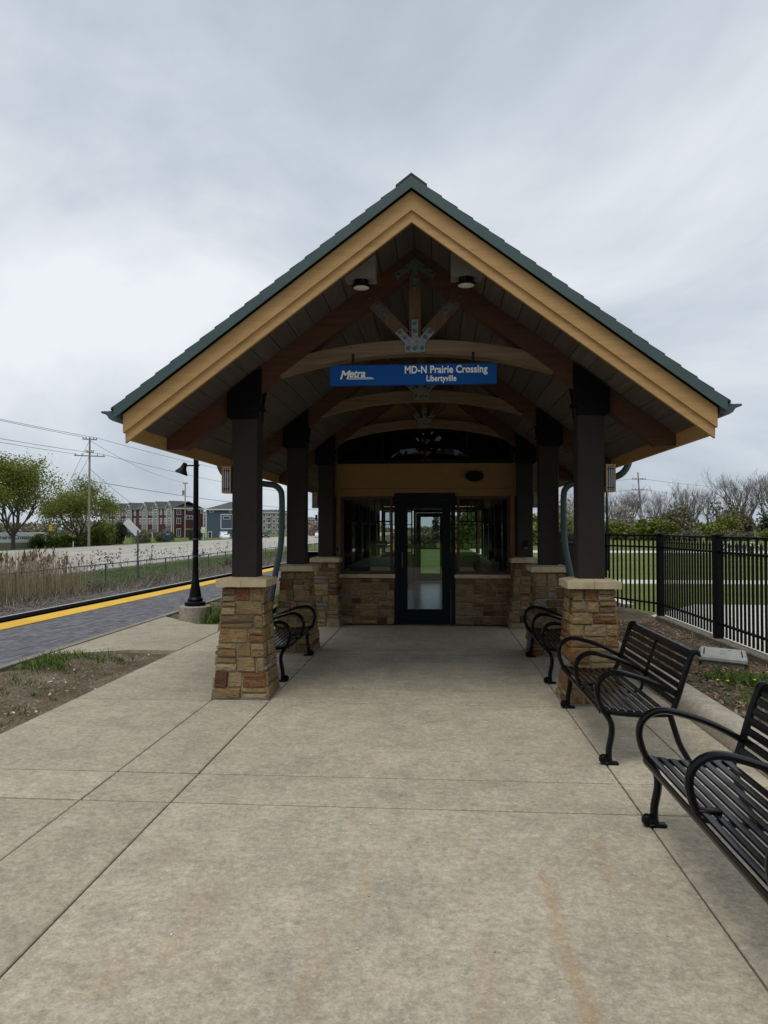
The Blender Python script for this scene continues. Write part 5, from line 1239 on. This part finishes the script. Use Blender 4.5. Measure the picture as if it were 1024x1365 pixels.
PS(MB().tube([(-46, 90.6, -1.0), (-46, 90.6, -.02)], .06, 8).build('post', WHITE), mk); PS(MB().tube([(-46, 90.6, -.02), (-46, 90.6, .16)], .065, 8).build('cap', REDP), mk)
ws_ = empty('yellow_sign', (-50, 92.5, -.8), 'small yellow sign by the shrubs right of the sign wall', 'sign')
PS(MB().tube([(-50, 92.5, -1), (-50, 92.5, 2.1)], .04, 8).build('post', GALVD), ws_); PS(MB().box(-50.22, -49.78, 92.44, 92.46, 1.35, 2.1, ch=.01).build('plate', SIGNY), ws_)
rs = empty('route_sign', (-48, 129, -.8), 'stack of blue route marker signs on the road verge', 'sign')
PS(MB().tube([(-48, 129, -1.0), (-48, 129, 2.0)], .045, 8).build('post', GALVD), rs)
Mr = Matrix.Translation((-48, 128.9, 0)) @ Matrix.Rotation(R(20), 4, 'Z')
FR = lambda a, b, d: tuple(Mr @ Vector((a, d, b)))
PS(MB().prism([(-.42, 1.35), (.42, 1.35), (.42, 2.0), (-.42, 2.0)], FR, -.02, 0).build('plate', SIGNBL), rs)
PS(MB().prism([(-.32, .2), (.32, .2), (.55, .75), (.0, 1.25), (-.55, .75)][::1], FR, -.02, 0).build('plate', SIGNBL), rs)
PS(MB().prism([(-.75, -.4), (.75, -.4), (.75, .05), (-.75, .05)], FR, -.02, 0).build('plate', SIGNBL), rs)
PS(text('lettering', 'JCT', .42, SIGNY, None, Mr @ Matrix.Translation((0, -.03, 1.5)) @ UPY, offset=.01, align='CENTER'), rs); PS(text('lettering', 'A73', .36, SIGNY, None, Mr @ Matrix.Translation((0, -.03, .52)) @ UPY, offset=.01, align='CENTER'), rs)
bs = empty('board_sign', (-48, 149, -.8), 'pale cream board sign on a post right of the lamp post', 'sign')
PS(MB().tube([(-48, 149, -1.1), (-48, 149, 1.4)], .06, 8).build('post', simple('cream', (.62, .58, .42), .7, var=.05, bmp=0)), bs); PS(MB().box(-48.42, -47.58, 148.9, 148.94, .75, 1.95, ch=.01).build('plate', MATS['cream']), bs)
def signal(x, y, z0, z1, label, heads):
    r = empty('traffic_signal', (x, y, z0), label, 'traffic signal', 'traffic signals')
    PS(MB().tube([(x, y, z0), (x, y, z1)], .10, 8).build('pole', GALVD), r)
    for (a, z) in heads:
        h_ = PS(MB().box(x + a - .28, x + a + .28, y - .4, y - .12, z - .65, z + .65, ch=.04).build('signal_head', BLACK), r)
signal(-53, 190, -1.3, 4.2, 'traffic signal partly behind the front left post', [(-.0, 2.4)]); signal(-30.8, 190, -1.0, 6.0, 'traffic signal seen between the left posts', [(-.45, 4.6)])

# vehicles
def make_vehicle(name, loc, rz, L, W, H, mat, label, van=False):
    r = empty(name, loc, label, 'van' if van else 'car', 'vehicles on the far road', rz)
    if van: side = [(-L / 2, .35), (L / 2, .35), (L / 2, .95), (L * .36, 1.15), (L * .24, H), (-L / 2 + .05, H), (-L / 2, H - .1)]
    else: side = [(-L / 2, .32), (L / 2, .30), (L / 2, .72), (L * .25, .90), (L * .08, H), (-L * .26, H), (-L * .42, .98), (-L / 2, .92)]
    m = MB(); n = len(side); V = []
    for yy, ins in ((-W / 2, 1), (W / 2, -1)):
        for (a, z) in side: V.append((a, yy + ins * (.16 if z > .96 else 0.0), z))
    m.add(V, [tuple(range(n)), tuple(range(n, 2 * n))[::-1]] + [((i + 1) % n, i, n + i, n + (i + 1) % n) for i in range(n)], .5); m.build('body', mat, r)
    for yy in (-1, 1):
        wy = yy * (W / 2 - .09)
        MB().add([(-L * .30, wy + yy * .02, 1.02), (L * .17, wy + yy * .02, 1.0), (L * .06, wy - yy * .055, H - .08), (-L * .24, wy - yy * .055, H - .08)], [(0, 1, 2, 3)], .5).build('side_window', PANE, r)
    if van: MB().add([(L * .352, -W * .40, 1.2), (L * .352, W * .40, 1.2), (L * .25, W * .36, H - .08), (L * .25, -W * .36, H - .08)], [(0, 1, 2, 3)], .5).build('windscreen', PANE, r)
    else: MB().add([(L * .235, -W * .42, .93), (L * .235, W * .42, .93), (L * .095, W * .36, H - .04), (L * .095, -W * .36, H - .04)], [(0, 1, 2, 3)], .5).build('windscreen', PANE, r)
    for a in (-L * .31, L * .31):
        for yy in (-W / 2 + .08, W / 2 - .08):
            MB().lathe([(0, -.1), (.28, -.1), (.33, -.05), (.33, .05), (.28, .1), (0, .1)], n=16, M=Matrix.Translation((a, yy, .33)) @ Matrix.Rotation(R(90), 4, 'X')).build('wheel', RUBBER, r)
    for yy in (-W * .36, W * .36): MB().box(L / 2 - .02, L / 2 + .02, yy - .16, yy + .16, .58, .72).build('headlight', LETTER, r)
    return r
make_vehicle('delivery_van', (-56.4, 192, -1.2), R(-70), 5.4, 2.0, 2.15, CARW, 'white van parked by the blue house', True)
make_vehicle('parked_car', (-55.0, 190, -1.2), R(-80), 4.4, 1.8, 1.45, CARW, 'white car in front of the blue house')
make_vehicle('parked_car', (-44.6, 190, -.70), R(-75), 4.4, 1.8, 1.45, CARD, 'dark car driving on the far road behind the front left post')
make_vehicle('parked_car', (-30.6, 190, -.70), R(-85), 4.4, 1.8, 1.5, CARW, 'white car on the road beside the third left post')

# ------------------------------------------------------------------ townhouses
C0 = Vector((-86.09, 236.0)); dF = Vector((-.778, .628)).normalized(); nF = Vector((.628, .778)).normalized()
BASE = -2.6
def townhouse(s0, s1, peak, bay, label, ends=False):
    """s0..s1 along the facade (from the near corner), bay = gabled projection (b0, b1)"""
    org = Vector((*(C0 + dF * s0), BASE)); r = empty('townhouse', org, label, 'house', 'row of townhouses')
    W3 = lambda s, dpt, z: tuple(Vector((*(C0 + dF * s + nF * dpt), z)) - org)
    def bx(s_a, s_b, d_a, d_b, z_a, z_b):
        m = MB(); V = [W3(s, d, z) for z in (z_a, z_b) for d in (d_a, d_b) for s in (s_a, s_b)]
        m.add(V, [(0, 2, 3, 1), (4, 5, 7, 6), (0, 1, 5, 4), (2, 6, 7, 3), (0, 4, 6, 2), (1, 3, 7, 5)], .5); return m
    ez = 8.35; dep = 11.5
    bx(s0, s1, .0, dep, BASE - .5, ez).build('wall', SIDR, r)
    m = MB(); V = [W3(s, d, z) for s in (s0 - .02, s1 + .02) for d, z in ((-.35, ez - .1), (dep / 2, 10.6), (dep + .35, ez - .1), (-.35, ez + .08), (dep / 2, 10.8), (dep + .35, ez + .08))]
    m.add(V, [(3, 4, 10, 9), (4, 5, 11, 10), (0, 6, 7, 1), (1, 7, 8, 2), (0, 3, 9, 6), (2, 8, 11, 5), (0, 1, 4, 3), (1, 2, 5, 4), (6, 9, 10, 7), (7, 10, 11, 8)], .5); roof = m.build('roof', ROOFM, r)
    b0, b1 = bay; bm_ = (b0 + b1) / 2; pj = -.35
    bx(b0, b1, pj, .05, BASE - .5, ez).build('bay', SIDG, r)
    m = MB(); V = [W3(b0, pj, ez), W3(b1, pj, ez), W3(bm_, pj, 10.5), W3(b0, 5, ez), W3(b1, 5, ez), W3(bm_, 5, 10.5)]; m.add(V, [(0, 1, 2), (0, 2, 5, 3), (1, 4, 5, 2)], .5); m.build('gable', SIDG, r)
    m = MB()
    for sg_, sb in ((1, b0), (-1, b1)):
        V = [W3(sb - sg_ * .25, pj - .2, ez - .15), W3(bm_, pj - .2, 10.55), W3(bm_, pj - .2, 10.85), W3(sb - sg_ * .25, pj - .2, ez + .15), W3(sb - sg_ * .25, 5, ez + .15), W3(bm_, 5, 10.85)]
        m.add(V, [(0, 1, 2, 3), (3, 2, 5, 4)], .5)
    gr_ = m.build('gable_roof', ROOFM, r)
    m = MB()
    for sg_, sb in ((1, b0), (-1, b1)):
        V = [W3(sb - sg_ * .25, pj - .24, ez - .18), W3(bm_, pj - .24, 10.50), W3(bm_, pj - .24, 10.72), W3(sb - sg_ * .25, pj - .24, ez + .06)]; m.add(V, [(0, 1, 2, 3)], .5)
    m.add([W3(b0 + .9, pj - .06, 9.55), W3(b1 - .9, pj - .06, 9.55), W3(bm_, pj - .06, 10.35)], [(0, 1, 2)], .5)
    m.build('rake_trim', TRIMW, gr_)
    for sb in (b0, b1): bx(sb - .1, sb + .1, pj - .05, pj + .03, BASE, ez).build('corner_board', TRIMW, r)
    def win(sc_, w, zc_, h, d0):
        f = bx(sc_ - w / 2 - .16, sc_ + w / 2 + .16, d0 - .06, d0, zc_ - h / 2 - .16, zc_ + h / 2 + .16).build('window', TRIMW, r)
        q = bx(sc_ - w / 2, sc_ + w / 2, d0 - .09, d0 - .055, zc_ - h / 2, zc_ + h / 2).build('pane', PANE, f)
        q = bx(sc_ - .05, sc_ + .05, d0 - .12, d0 - .085, zc_ - h / 2, zc_ + h / 2).build('mullion', TRIMW, f)
        q = bx(sc_ - w / 2, sc_ + w / 2, d0 - .121, d0 - .086, zc_ - .05, zc_ + .05).build('mullion', TRIMW, f)
    for zc_ in (7.2, 4.2): win(bm_, 1.5, zc_, 1.7, pj)
    rec = [(s0 + b0) / 2] if b0 - s0 > 1.2 else []
    if s1 - b1 > 1.2: rec += [(b1 + s1) / 2] if s1 - b1 < 4.2 else [b1 + 1.3, s1 - 1.3]
    for sc_ in rec:
        for zc_ in (7.2, 4.2): win(sc_, .95, zc_, 1.7, 0)
    # porch
    pz = BASE + 2.9
    m = MB(); V = [W3(b0 - .4, -2.6, pz), W3(b1 + .4, -2.6, pz), W3(bm_, -2.6, pz + 1.1), W3(b0 - .4, pj, pz), W3(b1 + .4, pj, pz), W3(bm_, pj, pz + 1.1)]
    m.add(V, [(0, 1, 2), (0, 2, 5, 3), (1, 4, 5, 2), (0, 3, 4, 1)], .5); pr_ = m.build('porch_roof', ROOFM, r)
    bx(b0 - .4, b1 + .4, -2.68, -2.6, pz - .25, pz + .02).build('porch_beam', TRIMW, pr_)
    for sb in (b0 - .2, b1 + .2): bx(sb - .12, sb + .12, -2.6, -2.36, BASE, pz - .02).build('porch_column', TRIMW, r)
    d_ = bx(bm_ - .5, bm_ + .5, pj - .08, pj, BASE, BASE + 2.2).build('door', PANE, r)
    if ends:   # maroon flank with its own windows
        def fw(da, db, za, zb_, name, mat, off=-.06, par=r):
            m = MB(); V = [W3(s, d, z) for z in (za, zb_) for d in (da, db) for s in (s0 + off, s0 + off + .05)]
            m.add(V, [(0, 2, 3, 1), (4, 5, 7, 6), (0, 1, 5, 4), (2, 6, 7, 3), (0, 4, 6, 2), (1, 3, 7, 5)], .5); return m.build(name, mat, par)
        for (dc, zc_, w, h) in ((2.0, 7.2, 1.3, 1.7), (2.0, 4.2, 1.3, 1.7), (2.0, .4, 1.2, 2.3), (6.0, 5.4, 2.4, .9), (10.8, 7.4, .8, .9), (11.0, .2, 1.0, 2.0), (6.2, 8.0, 1.4, .4)):
            f = fw(dc - w / 2 - .16, dc + w / 2 + .16, zc_ - h / 2 - .16, zc_ + h / 2 + .16, 'window', TRIMW); fw(dc - w / 2, dc + w / 2, zc_ - h / 2, zc_ + h / 2, 'pane', PANE, -.10, f)
            if w > 1: fw(dc - .05, dc + .05, zc_ - h / 2, zc_ + h / 2, 'mullion', TRIMW, -.12, f)
        for dd_ in (.1, 11.4): fw(dd_ - .12, dd_ + .12, BASE, 8.3, 'corner_board', TRIMW)
        fw(4.3, 4.5, 1.5, 6.0, 'downpipe', TRIMW); fw(4.3, 8.0, 1.45, 1.6, 'belt_board', TRIMW)
        # hipped roof end over the flank
        m = MB(); m.add([W3(s0 - .4, -.4, ez + .06), W3(s0 - .4, dep + .4, ez + .06), W3(s0 + 3.5, dep / 2, 10.9), W3(s0 + .2, -.4, ez + .06), W3(s0 + .2, dep + .4, ez + .06)], [(0, 1, 2), (0, 2, 3), (1, 4, 2)], .5); m.build('hip_roof', ROOFM, r)
        m = MB(); V = [W3(s0 - .42, d, z) for d, z in ((-.4, ez - .2), (dep + .4, ez - .2), (dep + .4, ez + .06), (-.4, ez + .06))] + [W3(s0, d, z) for d, z in ((-.4, ez - .2), (dep + .4, ez - .2), (dep + .4, ez + .06), (-.4, ez + .06))]
        m.add(V, [(0, 1, 2, 3), (0, 4, 5, 1)], .5); m.build('eave_trim', TRIMW, r)
    return r
townhouse(0.0, 6.3, 1.9, (.25, 3.7), 'end townhouse with maroon flank, nearest the blue house', True)
townhouse(6.3, 14.2, 10.6, (8.9, 12.2), 'second townhouse from the maroon flank, grey gable with maroon recess')
townhouse(14.2, 23.2, 17.8, (16.0, 19.4), 'third townhouse from the maroon flank, wide maroon recess')
townhouse(23.2, 33.0, 28.7, (26.9, 30.4), 'fourth townhouse from the maroon flank, partly behind the tilted sign')
townhouse(33.0, 41.5, 36.7, (35.0, 38.3), 'fifth townhouse from the maroon flank, above the dark evergreen')
townhouse(41.5, 51.0, 46, (43.8, 48.4), 'last townhouse of the row, half hidden by the tree')

def block(name, x0, x1, y0, y1, zb_, ze, zr, wallm, label, wins, group=None, cat='house', hip=True):
    org = Vector(((x0 + x1) / 2, (y0 + y1) / 2, zb_)); r = empty(name, org, label, cat, group)
    m = MB().box(x0, x1, y0, y1, zb_ - .5, ze); m.v = [tuple(Vector(v) - org) for v in m.v]; m.build('wall', wallm, r)
    xm0, xm1 = (x0 + (y1 - y0) / 2, x1 - (y1 - y0) / 2) if (x1 - x0) > (y1 - y0) else ((x0 + x1) / 2 - .1, (x0 + x1) / 2 + .1); ym = (y0 + y1) / 2; o_ = .5
    m = MB().add([(x0 - o_, y0 - o_, ze), (x1 + o_, y0 - o_, ze), (x1 + o_, y1 + o_, ze), (x0 - o_, y1 + o_, ze), (xm0, ym, zr), (xm1, ym, zr)], [(0, 1, 5, 4), (1, 2, 5), (2, 3, 4, 5), (3, 0, 4), (3, 2, 1, 0)], .5); m.v = [tuple(Vector(v) - org) for v in m.v]; m.build('roof', ROOFM, r)
    m = MB().box(x0 - o_, x1 + o_, y0 - o_ - .03, y0 - o_, ze - .25, ze + .02); m.v = [tuple(Vector(v) - org) for v in m.v]; m.build('eave_trim', TRIMW, r)
    for (a, b, c, d) in wins:
        m = MB().box(a - .14, b + .14, y0 - .06, y0, c - .14, d + .14); m.v = [tuple(Vector(v) - org) for v in m.v]; f = m.build('window', TRIMW, r)
        m = MB().box(a, b, y0 - .09, y0 - .058, c, d); m.v = [tuple(Vector(v) - org) for v in m.v]; m.build('pane', PANE, f)
    return r
bw = [(-66.4, -64.4, 4.7, 5.5), (-71.2, -70.2, -1.6, .6), (-70.8, -69.6, 6.9, 7.3), (-64.5, -63.3, 6.9, 7.3), (-62.5, -61.5, 6.0, 7.0)]
bh = block('blue_house', -71.9, -58, 226, 238, -2.6, 7.7, 10.2, SIDB, 'blue clapboard house with framed panel right of the maroon house', bw)
for (a, b, c, d) in ((-67.3, -67.1, 1.6, 6.0), (-63.7, -63.5, 1.6, 6.0), (-67.3, -63.5, 1.5, 1.7), (-67.3, -63.5, 6.0, 6.2)):
    m = MB().box(a, b, 225.9, 226.0, c, d); m.v = [tuple(Vector(v) - bh.location) for v in m.v]; m.build('panel_trim', TRIMW, bh)
for xc in (-71.9, -58): m = MB().box(xc - .1, xc + .1, 225.92, 226.0, -2.6, 7.6); m.v = [tuple(Vector(v) - bh.location) for v in m.v]; m.build('corner_board', TRIMW, bh)
def apt(x0, x1, y, zt, label, nx_, nz):
    wins = []; w = (x1 - x0) / nx_; fh = (zt + 3.5) / nz
    for i in range(nx_):
        for k in range(nz): xa = x0 + w * (i + .28); wins.append((xa, xa + w * .44, -3.0 + fh * k + 1.0, -3.0 + fh * k + 2.5))
    r = block('apartment_block', x0, x1, y, y + 14, -4.2, zt, zt + 1.9, SIDA, label, wins, 'apartment blocks', 'building')
    for i in range(0, nx_, 2):
        for k in range(1, nz):
            m = MB().box(x0 + w * (i + .12), x0 + w * (i + .88), y - 1.2, y - .02, -3.0 + fh * k + .1, -3.0 + fh * k + .9); m.v = [tuple(Vector(v) - r.location) for v in m.v]; m.build('balcony', SIDA2, r)
apt(-112, -86, 430, 11.2, 'grey apartment block with balconies between the left posts', 9, 4)
apt(-112, -97, 600, 9.5, 'farther grey apartment block by the traffic signal', 5, 4)
apt(-150, -125, 440, 10.5, 'grey apartment block behind the front left post', 8, 4)

# ------------------------------------------------------------------ bicycles
def bicycle(x, y, rz, label, mat):
    r = empty('bicycle', (x, y, -.05), label, 'bicycle', 'bicycles on the rack', rz)
    for a in (-.52, .52):
        pts = [(a + .33 * math.cos(w), 0, .34 + .33 * math.sin(w)) for w in [2 * math.pi * i / 20 for i in range(21)]]
        w_ = MB().tube(pts, .022, 6, False).build('wheel', RUBBER, r)
        m = MB()
        for i in range(8): q = 2 * math.pi * i / 8; m.tube([(a, 0, .34), (a + .31 * math.cos(q), 0, .34 + .31 * math.sin(q))], .004, 3, False)
        m.build('spokes', GALV, w_)
    m = MB()
    for p, q in (((-.52, 0, .34), (-.15, 0, .32)), ((-.52, 0, .34), (-.22, 0, .80)), ((-.15, 0, .32), (-.25, 0, .92)), ((-.15, 0, .32), (.36, 0, .80)), ((-.22, 0, .80), (.36, 0, .86)), ((.33, 0, .95), (.52, 0, .34))): m.tube([p, q], .022, 6)
    m.build('frame', mat, r); MB().tube([(.30, -.28, 1.02), (.36, -.1, 1.0), (.36, .1, 1.0), (.30, .28, 1.02)], .016, 6).build('handlebar', BLACK, r)
    MB().box(-.38, -.12, -.07, .07, .92, .98, ch=.02).build('saddle', BLACK, r)
bicycle(17.1, 45, R(35), 'white bicycle, leftmost at the rack beyond the fence', WHITE); bicycle(17.9, 45.2, R(80), 'silver bicycle in the middle of the rack beyond the fence', GALV); bicycle(18.6, 45, R(120), 'pale bicycle, rightmost at the rack beyond the fence', WHITE); bicycle(9.9, 46, R(60), 'silver bicycle standing near the slender lamp post', GALV)
rk = empty('bike_rack', (17.8, 45.3, -.05), 'low metal hoop rack holding the bicycles', 'bike rack')
for a in (-.7, 0, .7): MB().tube([(a, 0, 0), (a, 0, .7), (a, .15, .82), (a, .3, .7), (a, .3, 0)], .025, 6).build('hoop', GALVD, rk)
